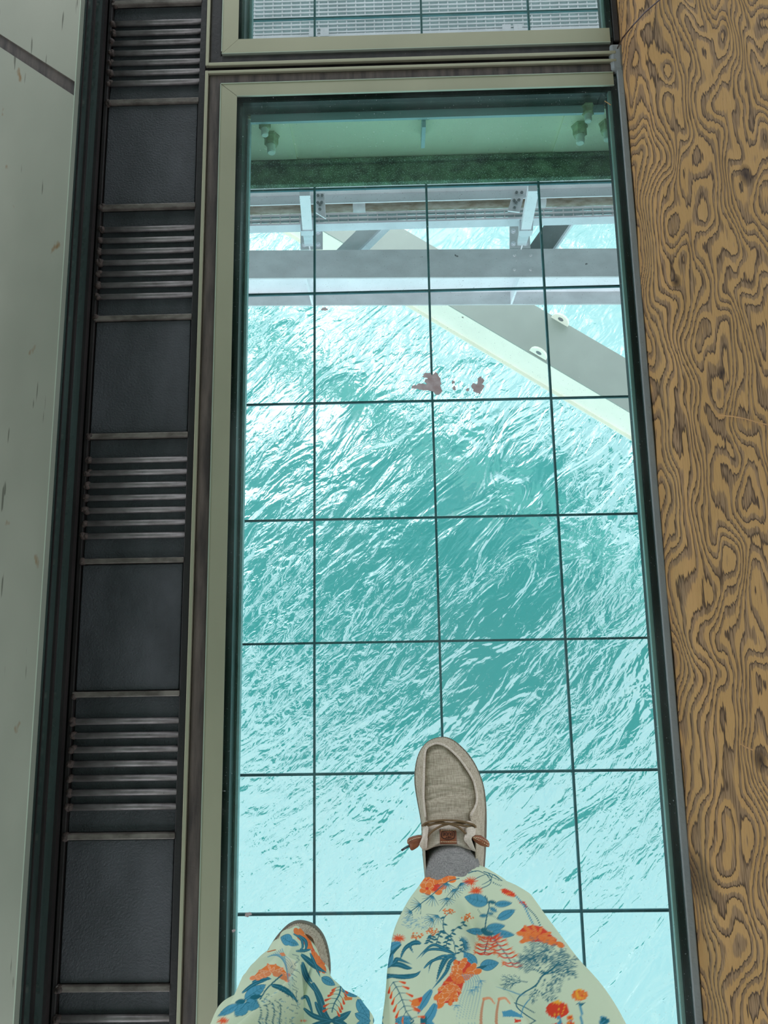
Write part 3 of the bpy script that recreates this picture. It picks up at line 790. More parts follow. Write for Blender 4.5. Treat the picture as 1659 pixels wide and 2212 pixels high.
    def slab(pts, zf, th, name, mat, bev=0.0, par=sh, n=None, dome=0.0):
        pts = catmull(pts, n, True) if n else np.array(pts, float)
        cx_, cy_ = pts.mean(0); b2 = MB(); bm = b2.bm
        K = 5; V = []
        for r_ in range(K, 0, -1):
            f_ = r_ / K
            V.append([bm.verts.new(at(*cp(cx_ + (p_[0] - cx_) * f_, cy_ + (p_[1] - cy_) * f_), zf(cy_ + (p_[1] - cy_) * f_) + dome * (1 - f_ ** 2))) for p_ in pts])
        m_ = len(pts)
        c0 = bm.verts.new(at(*cp(cx_, cy_), zf(cy_) + dome))
        for i in range(K - 1):
            for k in range(m_): bm.faces.new((V[i][k], V[i][(k + 1) % m_], V[i + 1][(k + 1) % m_], V[i + 1][k]))
        for k in range(m_): bm.faces.new((V[-1][k], V[-1][(k + 1) % m_], c0))
        W_ = [bm.verts.new(v_.co - Vector((0, 0, th))) for v_ in V[0]]
        for k in range(m_): bm.faces.new((V[0][k], V[0][(k + 1) % m_], W_[(k + 1) % m_], W_[k]))
        bm.faces.new(W_)
        return b2.build(name, mat, par, True, xf)
    zt = lambda y: ztop(y) + 0.004
    slab([(500, 1300), (740, 1270), (985, 1300), (1000, 1440), (1010, 1530), (1062, 1636), (900, 1598), (750, 1577), (600, 1592), (468, 1640), (485, 1540), (492, 1430)], zt, 0.004, 'tongue', M['linen_pale'], n=60, dome=0.006)
    zl = lambda y: ztop(y) + 0.0112
    slab([(650, 1372), (862, 1378), (872, 1560), (655, 1562)], zl, 0.0012, 'leather_label', M['leather'])
    # frame and lettering, upside down as seen by the wearer
    fr = MB()
    hexp = [(700, 1395), (750, 1388), (810, 1390), (842, 1408), (846, 1445), (838, 1478), (800, 1498), (750, 1502), (700, 1488), (676, 1468), (672, 1440), (678, 1408), (700, 1395)]
    fr.tube([at(*cp(*p_), zl(p_[1]) + .0001) for p_ in hexp], 0.0006, 6)
    fr.build('label_border', M['leather_dark'], sh, False, xf)
    def letters(txt, xc, yc, wd, hg):
        cu = bpy.data.curves.new('lettering', 'FONT'); cu.body = txt; cu.align_x = 'CENTER'; cu.align_y = 'CENTER'; cu.extrude = 0.015; cu.offset = 0.02
        ob = bpy.data.objects.new('lettering', cu); C.objects.link(ob)
        bpy.context.view_layer.update()
        me = bpy.data.meshes.new_from_object(ob.evaluated_get(bpy.context.evaluated_depsgraph_get())); bpy.data.objects.remove(ob)
        xs = [v_.co.x for v_ in me.vertices]; ys_ = [v_.co.y for v_ in me.vertices]
        w_ = max(xs) - min(xs); h_ = max(ys_) - min(ys_); mx, my = (max(xs) + min(xs)) / 2, (max(ys_) + min(ys_)) / 2
        for v_ in me.vertices:
            X_ = xc - (v_.co.x - mx) / w_ * wd; Y_ = yc + (v_.co.y - my) / h_ * hg
            p_ = at(*cp(X_, Y_), zl(Y_) + .0002 + v_.co.z * .01); v_.co = p_
        me.materials.append(M['leather_dark'])
        o_ = bpy.data.objects.new('lettering', me); C.objects.link(o_); o_.parent = sh
    letters('DUDE', 758, 1430, 132, 42); letters('HEY', 760, 1473, 76, 26)
    st_ = MB()
    for k in range(9):
        x = 664 + k * 23; st_.tube([at(*cp(x, 1383), zl(1383) + .0003), at(*cp(x + 15, 1380), zl(1380) + .0003)], .0005, 6)
        st_.tube([at(*cp(x, 1533), zl(1533) + .0003), at(*cp(x + 15, 1530), zl(1530) + .0003)], .0005, 6)
    st_.build('label_stitching', M['thread'], sh, False, xf)
    zc = lambda y: ztop(y) + 0.013
    slab([(478, 1290), (504, 1300), (507, 1400), (492, 1540), (486, 1610), (450, 1640), (405, 1600), (392, 1560), (425, 1470), (445, 1370)], zc, 0.010, 'collar_flap', M['linen_pale'], n=50, dome=0.004)
    slab([(990, 1300), (1060, 1290), (1108, 1360), (1105, 1440), (1062, 1480), (1065, 1560), (1112, 1650), (1060, 1638), (1000, 1560), (965, 1510), (985, 1420)], zc, 0.010, 'collar_flap', M['linen_pale'], n=50, dome=0.004)
    # raised piping along the seam
    for side_ in (0, 1):
        pts = (SEAM[:12] if side_ == 0 else [SEAM[0]] + SEAM[:22:-1])
        q = catmull([(p_[0] - (9 if side_ == 0 else -9) * min(1, max(0, (p_[1] - 265) / 60.)), p_[1]) for p_ in pts], 70, False)
        MB().tube([at(*cp(*p_), ztop(p_[1]) + .0022) for p_ in q], 0.0016, 8).build('seam_piping', M['linen_pale'], sh, True, xf)
    # laces
    lc = MB()
    def lace(pts, dz_=.0145):
        q = catmull(pts, 30, False)
        lc.tube([at(*cp(*p_), ztop(p_[1]) + dz_ - .004 * abs((p_[0] - 760) / 330.) ** 2) for p_ in q], 0.00165, 10)
    lace([(432, 1335), (450, 1305), (520, 1275), (700, 1256), (900, 1266), (1040, 1298), (1100, 1325), (1112, 1352)], .0185)
    lace([(440, 1315), (520, 1310), (650, 1292), (820, 1300), (1000, 1332), (1080, 1335)], .0165)
    lace([(495, 1472), (530, 1420), (600, 1365), (700, 1318), (820, 1296), (980, 1292)], .0150)
    lace([(505, 1322), (650, 1285), (780, 1305), (890, 1345), (985, 1425)], .0160)
    lc.build('lace', M['lace'], sh, True, xf)
    zk = lambda y: ztop(y) + 0.012
    a1 = slab([(236, 1525), (262, 1490), (350, 1462), (405, 1458), (425, 1478), (395, 1560), (370, 1600), (300, 1642), (270, 1620), (255, 1570), (238, 1552)], zk, 0.006, 'lace_end', M['leather'], n=44, dome=0.003)
    a2 = slab([(1070, 1462), (1160, 1460), (1200, 1470), (1280, 1535), (1285, 1590), (1260, 1598), (1180, 1580), (1100, 1530), (1068, 1485)], zk, 0.006, 'lace_end', M['leather'], n=44, dome=0.003)
    MB().tube([at(*cp(258, 1585), .098), at(*cp(165, 1638), .092)], 0.0016, 8).build('aglet', M['aglet'], sh, True, xf)
    st_ = MB()
    for pts in ([(245, 1528), (330, 1490), (410, 1478)], [(1078, 1478), (1160, 1515), (1272, 1578)], [(1085, 1470), (1180, 1492), (1275, 1545)]):
        q = catmull(pts, 20, False)
        for k in range(0, 19, 2): st_.tube([at(*cp(*q[k]), zk(q[k][1]) + .0025), at(*cp(*q[k + 1]), zk(q[k][1]) + .0025)], .0006, 6)
    st_.build('lace_end_stitching', M['thread'], sh, False, xf)
    return sh

# ------------------------------------------------------------------ trouser rings (outline measured in the photograph, each at its own height)
def wel(x, y, z, rx, ry):
    return [Vector((x + rx * math.cos(math.pi * k / 6), y + ry * math.sin(math.pi * k / 6), z)) for k in range(12)]
def ell(z, yc, xl, xr, yf, skew=0.0):
    xc = (xl + xr) / 2; rx = (xr - xl) / 2; P = []
    for k in range(12):
        a = math.pi * 2 * k / 12         # 0 right, counter-clockwise in the photo via front
        dy = math.sin(a); x = xc + rx * math.cos(a) + (skew * dy if dy > 0 else 0)
        y = yc - (yc - yf) * dy if dy > 0 else yc - (yc - yf) * 0.9 * dy
        P.append(at(x, y, z))
    return P
RR = [ell(.085, 1952, 902, 1120, 1864, -14), ell(.14, 1980, 886, 1141, 1882, -14), ell(.2, 2020, 864, 1175, 1905, -10), ell(.3, 2088, 836, 1226, 1950, -5), ell(.4, 2162, 826, 1260, 2010), ell(.5, 2240, 822, 1272, 2080), wel(.245, -1.13, .6, .10, .11), wel(.25, -1.18, .72, .105, .11), wel(.24, -1.20, .86, .105, .11)]
LP_ = [(.045, [(806, 2212), (779, 2158), (737, 2133), (706, 2090), (678, 2040), (641, 2004), (603, 2025), (576, 2065), (560, 2125), (575, 2200), (640, 2270), (760, 2270)]),
      (.12, [(802, 2240), (766, 2188), (727, 2150), (696, 2102), (667, 2055), (634, 2020), (592, 2038), (558, 2080), (540, 2140), (548, 2220), (610, 2310), (745, 2310)]),
      (.22, [(790, 2280), (752, 2225), (715, 2180), (686, 2130), (659, 2084), (626, 2048), (578, 2062), (535, 2105), (515, 2165), (520, 2250), (590, 2345), (730, 2345)]),
      (.34, [(780, 2330), (742, 2275), (705, 2225), (678, 2172), (650, 2126), (614, 2090), (558, 2100), (508, 2145), (478, 2212), (480, 2290), (560, 2400), (712, 2400)]),
      (.48, [(772, 2400), (738, 2345), (700, 2290), (670, 2235), (640, 2185), (600, 2145), (536, 2152), (482, 2195), (446, 2265), (440, 2350), (530, 2480), (700, 2480)])]
LR = [[at(x, y, z) for x, y in pts] for z, pts in LP_] + [wel(.03, -1.19, .64, .12, .12), wel(.045, -1.21, .86, .12, .12)]

def ring_center(R_): return sum(R_, Vector()) / len(R_)

# body: one continuous surface (legs and hips) inside the clothing
rc = [ring_center(r_) for r_ in RR]; lc_ = [ring_center(r_) for r_ in LR]
shoe_c = at(985, 1930, 0.05)
anR = at(988, 1950, 0.10); anR.z = 0.10
# the left shoe: the right one mirrored, turned out a little and set back
piv = at(*cp(690, 1400), 0.0)
toeR = at(*cp(690, 186), 0.012); toeL = at(643, 1990, 0.012)
Mir = Matrix.Translation(toeL) @ Matrix.Rotation(math.radians(3), 4, 'Z') @ Matrix.Diagonal((-1, 1, 1, 1)).to_4x4() @ Matrix.Translation(-toeR)
Mir = Matrix.Translation((0, 0, 0.0)) @ Mir
anL = Mir @ anR; anL.z = 0.10
def skin_body():
    hipR, hipL = Vector((.24, -1.21, .88)), Vector((.06, -1.21, .88))
    pel = (hipR + hipL) / 2 + Vector((0, -.01, .08))
    V = [pel, hipR, rc[5] + Vector((0, 0, .0)), rc[3] * .5 + anR * .5 + Vector((0, -.01, .0)), anR, Mir.inverted() @ anL, None]
    footR1 = Vector((anR.x - .005, anR.y + .10, .036)); footR2 = Vector((anR.x - .015, anR.y + .19, .030)); heelR = Vector((anR.x, anR.y - .03, .045))
    pts = [pel, pel + Vector((0, 0, .14)), hipR, Vector((rc[5].x, rc[5].y - .03, .5)), rc[3].lerp(anR, .35), anR, footR1, footR2,
           hipL, Vector((.02, -1.15, .5)), lc_[2].lerp(anL, .35), anL, Vector((anL.x + .0, anL.y + .09, .048)), Vector((anL.x + .0, anL.y + .18, .030)), heelR, Vector((anL.x, anL.y - .03, .045))]
    ed = [(0, 1), (0, 2), (2, 3), (3, 4), (4, 5), (5, 6), (6, 7), (0, 8), (8, 9), (9, 10), (10, 11), (11, 12), (12, 13), (5, 14), (11, 15)]
    rad = [(.13, .10), (.12, .09), (.075, .075), (.045, .045), (.042, .042), (.027, .027), (.024, .014), (.022, .008), (.075, .075), (.045, .045), (.042, .042), (.027, .027), (.024, .014), (.022, .008), (.026, .03), (.026, .03)]
    me = bpy.data.meshes.new('person'); me.from_pydata([tuple(p_) for p_ in pts], ed, [])
    o_ = bpy.data.objects.new('person', me); C.objects.link(o_)
    md = o_.modifiers.new('skin', 'SKIN'); o_.modifiers.new('sub', 'SUBSURF').levels = 2; o_.modifiers['sub'].render_levels = 2
    for i, sv in enumerate(me.skin_vertices[0].data):
        sv.radius = rad[i]; sv.use_root = (i == 0)
    me.materials.append(M['skin'])
    return o_
person = skin_body()
tag(person, 'person standing on the glass in floral trousers and beige canvas shoes', 'person')

shoe(None, person, 'beige canvas slip-on shoe with brown laces, fully in view on the glass', True)
shoe(Mir, person, 'beige canvas shoe set back, mostly covered by the trouser leg', False)
# sock on the forward foot
b = MB(); P = []
for i in range(50):
    t_ = i / 49.0; z_ = 0.062 + 0.20 * t_
    xc_ = float(np.interp(z_, [.06, .09, .14, .27], [976, 979, 988, 1035])); yc_ = float(np.interp(z_, [.06, .075, .09, .14, .27], [1838, 1868, 1892, 1932, 2030]))
    rx_ = float(np.interp(z_, [.06, .09, .14, .27], [56, 60, 57, 60])); ry_ = float(np.interp(z_, [.06, .09, .14, .27], [44, 65, 60, 60]))
    row = []
    for k in range(49):
        a = 2 * math.pi * k / 48
        rr = 1 + 0.010 * math.sin(i * 1.3) + (0.025 if 8 < i < 12 else 0)
        row.append(at(xc_ + rx_ * rr * math.cos(a), yc_ + ry_ * rr * math.sin(a), z_))
    P.append(row)
b.grid(P).build('sock', M['sock'], person, True)

# ------------------------------------------------------------------ the floral print, drawn as a table of colour and laid on the cloth
SS = 2.0; X0, Y0, W_, H_ = 430, 1845, 960, 400
CW, CH = int(W_ * SS), int(H_ * SS)
BASE = np.array(L(206, 217, 186))
canvas = np.zeros((CH, CW, 3)) + BASE
def put(mask, ys, xs, col, al=1.0):
    sub = canvas[ys, xs]; k = (mask * al)[..., None]
    canvas[ys, xs] = sub * (1 - k) + np.array(col) * k
def to_c(P): P = np.asarray(P, float); return np.stack([(P[:, 0] - X0) * SS, (P[:, 1] - Y0) * SS], 1)
def region(P, pad):
    x0, y0 = np.floor(P.min(0) - pad).astype(int); x1, y1 = np.ceil(P.max(0) + pad).astype(int)
    x0, y0 = max(0, x0), max(0, y0); x1, y1 = min(CW, x1), min(CH, y1)
    if x1 <= x0 or y1 <= y0: return None
    gy, gx = np.mgrid[y0:y1, x0:x1]; return slice(y0, y1), slice(x0, x1), gx + .5, gy + .5
def poly(P, col, al=1.0):
    P = to_c(P); r_ = region(P, 1)
    if r_ is None: return
    ys, xs, gx, gy = r_; ins = np.zeros(gx.shape, bool); n = len(P)
    for i in range(n):
        (xa, ya), (xb, yb) = P[i], P[(i + 1) % n]
        if ya == yb: continue
        c_ = ((ya > gy) != (yb > gy)) & (gx < (xb - xa) * (gy - ya) / (yb - ya) + xa); ins ^= c_
    put(ins.astype(float), ys, xs, col, al)
def line(P, w0, col, w1=None, al=1.0, smooth=True):
    w1 = w0 if w1 is None else w1
    if smooth and len(P) > 2: P = catmull(P, len(P) * 5, False)
    P = to_c(P); r_ = region(P, max(w0, w1) * SS + 2)
    if r_ is None: return
    ys, xs, gx, gy = r_; best = np.full(gx.shape, -9.0); n = len(P) - 1
    for i in range(n):
        a, b_ = P[i], P[i + 1]; d = b_ - a; l2 = max(1e-6, (d ** 2).sum())
        t_ = np.clip(((gx - a[0]) * d[0] + (gy - a[1]) * d[1]) / l2, 0, 1)
        dist = np.hypot(gx - a[0] - t_ * d[0], gy - a[1] - t_ * d[1])
        wd = (w0 + (w1 - w0) * (i + t_) / n) * SS / 2
        best = np.maximum(best, wd - dist)
    put(np.clip(best + .5, 0, 1), ys, xs, col, al)
OR, RD, BL, TD, PK, YL = L(232, 124, 58), L(220, 68, 44), L(80, 150, 176), L(34, 104, 120), L(232, 140, 92), L(240, 170, 60)
LB = L(104, 160, 180)
ID = (0, 0, 1.0)
FR_ = [None]
def q3(P): return [(800 + x * 550 / 1659., 1840 + y * 550 / 1659.) for x, y in P]
def q2(P): return [(440 + x * 460 / 1659., 1840 + y * 460 / 1659.) for x, y in P]
rnd = random.Random(3)
def leaf(T, x, y, ang, ln, wd, col=BL, vein=TD, out_=True):
    a = math.radians(ang); ux, uy = math.cos(a), math.sin(a); P = []
    for t_ in np.linspace(0, 1, 14): w2 = wd / 2 * math.sin(math.pi * t_ ** 0.8) ** 0.8; P.append((x + ux * ln * t_ - uy * w2, y + uy * ln * t_ + ux * w2))
    for t_ in np.linspace(1, 0, 14): w2 = wd / 2 * math.sin(math.pi * t_ ** 0.8) ** 0.8; P.append((x + ux * ln * t_ + uy * w2, y + uy * ln * t_ - ux * w2))
    poly(T(P), col)
    if out_: line(T(P + P[:1]), .9, vein, smooth=False)
    if vein is not None:
        line(T([(x, y), (x + ux * ln * .92, y + uy * ln * .92)]), 1.1, vein, .5)
        for t_ in (.25, .42, .58, .74):
            for s_ in (-1, 1):
                w2 = wd * .36 * math.sin(math.pi * t_)
                line(T([(x + ux * ln * t_, y + uy * ln * t_), (x + ux * ln * (t_ + .1) - s_ * uy * w2, y + uy * ln * (t_ + .1) + s_ * ux * w2)]), .7, vein, .4)
def blade(T, pts, w_, col=TD, col2=None):
    w_ = w_ * 1.35; pts = catmull(pts, 16, False); n = len(pts); P = []
    nr = []
    for i in range(n):
        d = pts[min(i + 1, n - 1)] - pts[max(i - 1, 0)]; d = d / (np.hypot(*d) + 1e-9); nr.append((-d[1], d[0]))
    for i in range(n): w2 = w_ / 2 * math.sin(math.pi * min(1, .12 + .88 * i / (n - 1))); P.append((pts[i][0] + nr[i][0] * w2, pts[i][1] + nr[i][1] * w2))
    for i in range(n - 1, -1, -1): w2 = w_ / 2 * math.sin(math.pi * min(1, .12 + .88 * i / (n - 1))); P.append((pts[i][0] - nr[i][0] * w2, pts[i][1] - nr[i][1] * w2))
    poly(T(P), col)
    if col2 is not None: line(T([tuple(p_) for p_ in pts]), 1.2, col2, .6)
def petalflower(T, x, y, r, n=5, col=OR, cen=RD, rot=0, sq=1.0):
    for k in range(n):
        a = rot + 2 * math.pi * k / n; P = []
        for u in np.linspace(0, 2 * math.pi, 14):
            pr = r * .52 + r * .46 * math.cos(u); pt = r * .40 * math.sin(u)
            P.append((x + pr * math.cos(a) - pt * math.sin(a), y + (pr * math.sin(a) + pt * math.cos(a)) * sq))
        poly(T(P), col); line(T(P), .7, L(240, 200, 150), smooth=False)
    poly(T([(x + r * .22 * math.cos(u), y + r * .2 * math.sin(u) * sq) for u in np.linspace(0, 6.28, 12)]), cen)
def spiky(T, x, y, r, col=RD, n=26, sq=.7, a0=0, a1=360):
    for k in range(n):
        a = math.radians(a0 + (a1 - a0) * k / n) + rnd.uniform(-.1, .1); rr = r * rnd.uniform(.75, 1.1)
        line(T([(x, y), (x + rr * math.cos(a), y + rr * sq * math.sin(a))]), 2.4, col if k % 3 else OR, .7)
def mum(T, pts, seed=1, cols=(OR, RD, PK)):
    """full double bloom: an outline with overlapping petals"""
    poly(T(pts), cols[1]); r2 = random.Random(seed)
    xs = [p_[0] for p_ in pts]; ys = [p_[1] for p_ in pts]; cx_, cy_ = sum(xs) / len(xs), sum(ys) / len(ys)
    for ringf in (1.0, .75, .5, .25):
        for i, p_ in enumerate(pts):
            x = cx_ + (p_[0] - cx_) * ringf * r2.uniform(.85, 1); y = cy_ + (p_[1] - cy_) * ringf * r2.uniform(.85, 1)
            d = math.hypot(p_[0] - cx_, p_[1] - cy_) * .36
            a = math.atan2(p_[1] - cy_, p_[0] - cx_) + r2.uniform(-.3, .3)
            P = [(x + d * .5 * math.cos(u) * math.cos(a) - d * .32 * math.sin(u) * math.sin(a), y + d * .5 * math.cos(u) * math.sin(a) + d * .32 * math.sin(u) * math.cos(a)) for u in np.linspace(0, 6.28, 10)]
            poly(T(P), cols[0]); line(T(P), .6, cols[2] if r2.random() < .6 else cols[1], smooth=False)
def frond(T, x, y, ang, ln, depth=3, w_=2.0, col=TD, r2=None):
    r2 = r2 or random.Random(int(x + y)); a = math.radians(ang)
    x2, y2 = x + ln * math.cos(a), y + ln * math.sin(a); line(T([(x, y), (x2, y2)]), w_, col, w_ * .6)
    if depth == 0: return
    for t_, da in ((.35, 38), (.5, -40), (.7, 32), (.85, -30), (1.0, 14), (1.0, -18)):
        frond(T, x + (x2 - x) * t_, y + (y2 - y) * t_, ang + da + r2.uniform(-10, 10), ln * r2.uniform(.36, .55), depth - 1, w_ * .62, col, r2)
def bellspray(T, stem, n=7, sc=1.0, ends=RD):
    line(T(stem), 2.2, TD); q = catmull(stem, n + 1, False)
    for i in range(n):
        x, y = q[i]; d = q[i + 1] - q[i]; a = math.atan2(d[1], d[0])
        for s_ in (-1, 1):
            b_ = a + s_ * 1.15; l_ = sc * (30 + 22 * (1 - abs(i / n - .5)))
            x2, y2 = x + l_ * math.cos(b_), y + l_ * math.sin(b_); x3, y3 = x + l_ * 1.9 * math.cos(b_ - s_ * .2), y + l_ * 1.9 * math.sin(b_ - s_ * .2)
            line(T([(x, y), (x2, y2)]), 1.6, TD, 1.0)
            line(T([(x2, y2), (x3, y3)]), 2.5 * sc, OR, 6.2 * sc, smooth=False); line(T([((x2 + x3) / 2, (y2 + y3) / 2), (x3, y3)]), 2.6 * sc, ends, 4.5 * sc, smooth=False)
T3, T2 = q3, q2
# --- right leg
for f_ in ((430, 115, 75), (520, 100, 78), (495, 150, 82), (380, 190, 70), (430, 225, 72), (370, 240, 55)): petalflower(T3, *f_, 5, OR, RD, rnd.random() * 2, .85)
poly(T3([(400, 250), (440, 205), (460, 225), (425, 262)]), RD)
for p_ in ([(515, 55), (570, 75), (640, 120), (690, 130)], [(560, 60), (620, 90), (660, 110)], [(640, 140), (700, 125), (760, 150), (850, 190)], [(720, 240), (780, 210), (800, 150), (860, 190)], [(670, 185), (720, 160), (760, 145)], [(740, 130), (800, 150), (850, 185)], [(760, 150), (800, 200), (860, 225)], [(770, 140), (790, 175), (750, 205), (725, 215)]): line(T3(p_), 2.0, TD, 1.0)
spiky(T3, 650, 195, 50); spiky(T3, 690, 255, 50); spiky(T3, 185, 565, 48)
def thistle(x, y, a, ln):
    for k in range(9):
        b_ = math.radians(a + (k - 4) * 17); line(T3([(x, y), (x + ln * math.cos(b_), y + ln * math.sin(b_) * .9)]), 1.8, BL if k % 2 else TD, .6)
for t_ in ((540, 245, 60, 70), (500, 205, 100, 70), (590, 205, 60, 60), (330, 345, 160, 70), (410, 290, 130, 75), (500, 300, 90, 60), (270, 390, 150, 50), (440, 415, 120, 70), (410, 440, 150, 60)): thistle(*t_)
line(T3([(580, 175), (500, 200), (380, 300), (250, 400)]), 1.8, TD); line(T3([(595, 205), (540, 280), (450, 390)]), 2.2, TD, 1)
for k in range(46):
    x, y = rnd.uniform(215, 400), rnd.uniform(420, 500); line(T3([(x, y), (x + rnd.uniform(-22, 22), y + rnd.uniform(-16, 16)), (x + rnd.uniform(-30, 30), y + rnd.uniform(-20, 20))]), .9, BL, .7, .8)
# central plant with broad leaves
line(T3([(750, 290), (775, 350), (760, 420), (750, 500), (775, 545), (760, 600), (745, 660)]), 2.6, TD)
leaf(T3, 765, 335, 195, 155, 85); leaf(T3, 810, 345, -5, 115, 42); leaf(T3, 830, 440, -28, 130, 56); leaf(T3, 780, 365, 30, 55, 26); leaf(T3, 760, 415, 175, 50, 22); leaf(T3, 765, 400, 10, 40, 16)
leaf(T3, 755, 500, -8, 125, 52); leaf(T3, 745, 525, 185, 120, 44); leaf(T3, 790, 530, 5, 150, 52); leaf(T3, 720, 505, 20, 50, 34, TD, None, False); leaf(T3, 730, 530, 5, 80, 34, TD, None, False)
leaf(T3, 770, 325, 10, 55, 26, TD, None, False)
line(T3([(700, 375), (730, 410), (800, 420), (830, 440)]), 1, TD)
def coral(pts):
    line(T3(pts), 2.2, TD); q = catmull(pts, 9, False)
    for i in range(1, 9):
        x, y = q[i]
        for s_ in (-1, 1):
            x2, y2 = x + s_ * rnd.uniform(40, 62), y - rnd.uniform(-4, 18)
            line(T3([(x, y), ((x + x2) / 2, (y + y2) / 2 + 8), (x2, y2)]), 2.2, RD, 3.2)
            for e in (-14, 0, 14): line(T3([(x2, y2), (x2 + s_ * 20, y2 + e)]), 1.8, OR if e else RD, .8)
coral([(775, 545), (762, 600), (742, 668)]); coral([(785, 545), (830, 600), (885, 670), (932, 745)])
# zinnia stalks
for st_, hd in (([(555, 665), (545, 590), (515, 550), (480, 510), (478, 440), (510, 400)], (515, 392)), ([(515, 550), (560, 500), (600, 480), (625, 440)], (630, 428)), ([(380, 590), (395, 560), (405, 540)], (402, 520)), ([(290, 590), (300, 565)], (302, 550)), ([(490, 630), (500, 590), (515, 550)], None), ([(585, 655), (610, 610), (605, 560)], None), ([(430, 600), (450, 540), (480, 510)], None)):
    line(T3(st_), 2.0, TD)
    q = catmull(st_, 8, False) if len(st_) > 2 else st_
    for i, (x, y) in enumerate(list(q)[:-1]): leaf(T3, x, y, 20 if i % 2 else 160, 32, 13, TD, None, False)
    if hd:
        for k in range(26):
            a = rnd.uniform(0, 6.28); r = rnd.uniform(8, 44); x, y = hd[0] + r * math.cos(a), hd[1] + r * .55 * math.sin(a); line(T3([(x, y), (x + rnd.uniform(-9, 9), y + rnd.uniform(-6, 6))]), 3.0, OR if k % 3 else L(190, 110, 60), 2.0)
for k in range(4): thistle(600 + k * 6, 585 + k * 14, -60 + 40 * k, 40)
# right rim blooms
P = [(848, 245), (880, 240), (930, 262), (955, 290), (935, 297), (890, 285), (855, 265)]; poly(T3(P), RD); [line(T3([(858 + k * 14, 248 + k * 5), (872 + k * 14, 276 + k * 4)]), 1.0, OR) for k in range(6)]
poly(T3([(965, 318), (1005, 325), (1032, 370), (1010, 360), (975, 335)]), RD)
line(T3([(950, 290), (1000, 350), (1040, 430), (1065, 480)]), 3.0, BL); line(T3([(1005, 345), (1060, 400), (1090, 440), (1110, 490)]), 2.0, TD)
mum(T3, [(960, 530), (1000, 490), (1060, 478), (1120, 490), (1170, 530), (1205, 570), (1240, 615), (1190, 605), (1130, 590), (1060, 585), (985, 588), (1000, 560)], 4)
# feathery tree
for a in (-150, -120, -80, -45, -10): frond(T3, 1130, 800, a, 120, 3, 2.4)
line(T3([(1230, 720), (1180, 770), (1120, 810), (1080, 870), (1000, 920), (960, 960), (955, 1010), (1010, 1060), (1090, 1110)]), 4.2, TD, 2)
for x, y, a, l_ in ((1120, 810, 60, 90), (1080, 870, 100, 80), (1230, 720, -10, 90), (1230, 720, 40, 100), (1180, 770, 70, 100), (1160, 640, -150, 90), (1160, 640, 160, 100), (1200, 650, 20, 60), (1020, 850, 190, 110), (1060, 700, 180, 60), (1080, 900, 30, 100), (980, 850, 170, 80)): frond(T3, x, y, a, l_, 2, 2.0)
line(T3([(940, 985), (1000, 1010), (1070, 1050)]), 2, TD); line(T3([(1040, 960), (1000, 1010), (980, 1080)]), 2.4, BL)
for k in range(10): line(T3([(820 + k * 12, 880 + k * 3), (900 + k * 10, 905 + k * 4), (980 + k * 5, 930)]), .9, BL, .6, .5)
# blue leaf pair
leaf(T3, 690, 745, 228, 120, 72); leaf(T3, 715, 750, -12, 125, 72); leaf(T3, 670, 775, -20, 100, 24, TD, None, False)
# long strap leaves
for pts, w_ in (([(555, 670), (480, 630), (400, 610), (300, 700)], 16), ([(560, 672), (470, 640), (380, 640), (330, 690)], 14), ([(555, 680), (500, 690), (460, 760), (430, 850)], 26), ([(560, 690), (520, 720), (490, 790), (400, 900)], 20), ([(540, 680), (470, 680), (400, 720), (380, 790)], 12), ([(325, 600), (270, 600), (220, 640), (190, 720)], 20), ([(200, 600), (150, 640), (110, 700), (90, 760)], 30), ([(90, 745), (180, 735), (240, 755), (275, 760)], 26), ([(100, 760), (160, 720), (180, 700), (270, 735)], 22), ([(85, 800), (200, 815), (290, 805), (330, 775)], 24), ([(90, 830), (160, 810), (260, 820), (310, 800)], 14), ([(85, 780), (75, 870), (70, 950), (62, 1000)], 30), ([(330, 600), (300, 590), (260, 610), (280, 660)], 22), ([(350, 760), (390, 720), (440, 700), (550, 690)], 14)): blade(T3, pts, w_, TD, BL)
blade(T3, [(120, 640), (150, 610), (200, 590)], 34, BL, TD); blade(T3, [(95, 760), (130, 720), (150, 660)], 24, BL, TD)
# large orange bloom on the fold
mum(T3, [(560, 715), (620, 705), (680, 745), (705, 775), (640, 800), (610, 850), (590, 920), (560, 975), (520, 985), (470, 985), (440, 1010), (430, 960), (445, 900), (480, 850), (520, 800), (540, 750)], 9, (OR, RD, L(245, 205, 160)))
for k in range(7): line(T3([(600 + k * 16, 800), (625 + k * 16, 860), (590 + k * 20, 960), (560 + k * 20, 1090)]), 2.6, LB, 1.0, .6)
for x, y in ((660, 900), (690, 880), (560, 1000), (720, 840)):
    for k in range(7): line(T3([(x, y), (x + 35 * math.cos(k), y + 40 * abs(math.sin(k)))]), 2, BL, .7, .7)
blade(T3, [(400, 900), (360, 960), (330, 1010), (310, 1060)], 40, BL, TD); blade(T3, [(425, 990), (400, 1050), (360, 1110), (340, 1160)], 46, BL, TD)
blade(T3, [(360, 1070), (345, 1100), (340, 1160)], 30, TD); leaf(T3, 270, 1085, 175, 110, 40); leaf(T3, 20, 1100, -20, 70, 50)
bellspray(T3, [(150, 850), (185, 910), (215, 985), (240, 1050), (310, 1130)], 7, .95)
poly(T3([(265, 1000), (275, 965), (335, 945), (338, 965), (320, 1005), (290, 1010)]), OR); poly(T3([(310, 955), (338, 945), (338, 968), (320, 985)]), RD)
for x, w_ in ((730, 30), (830, 34)):
    line(T3([(x - 10, 1130), (x - 5, 1040), (x + 10, 960)]), 7, L(200, 120, 80), 4, .8); line(T3([(x + 10, 960), (x + 50, 955), (x + 80, 990)]), 7, PK, 3, .8)
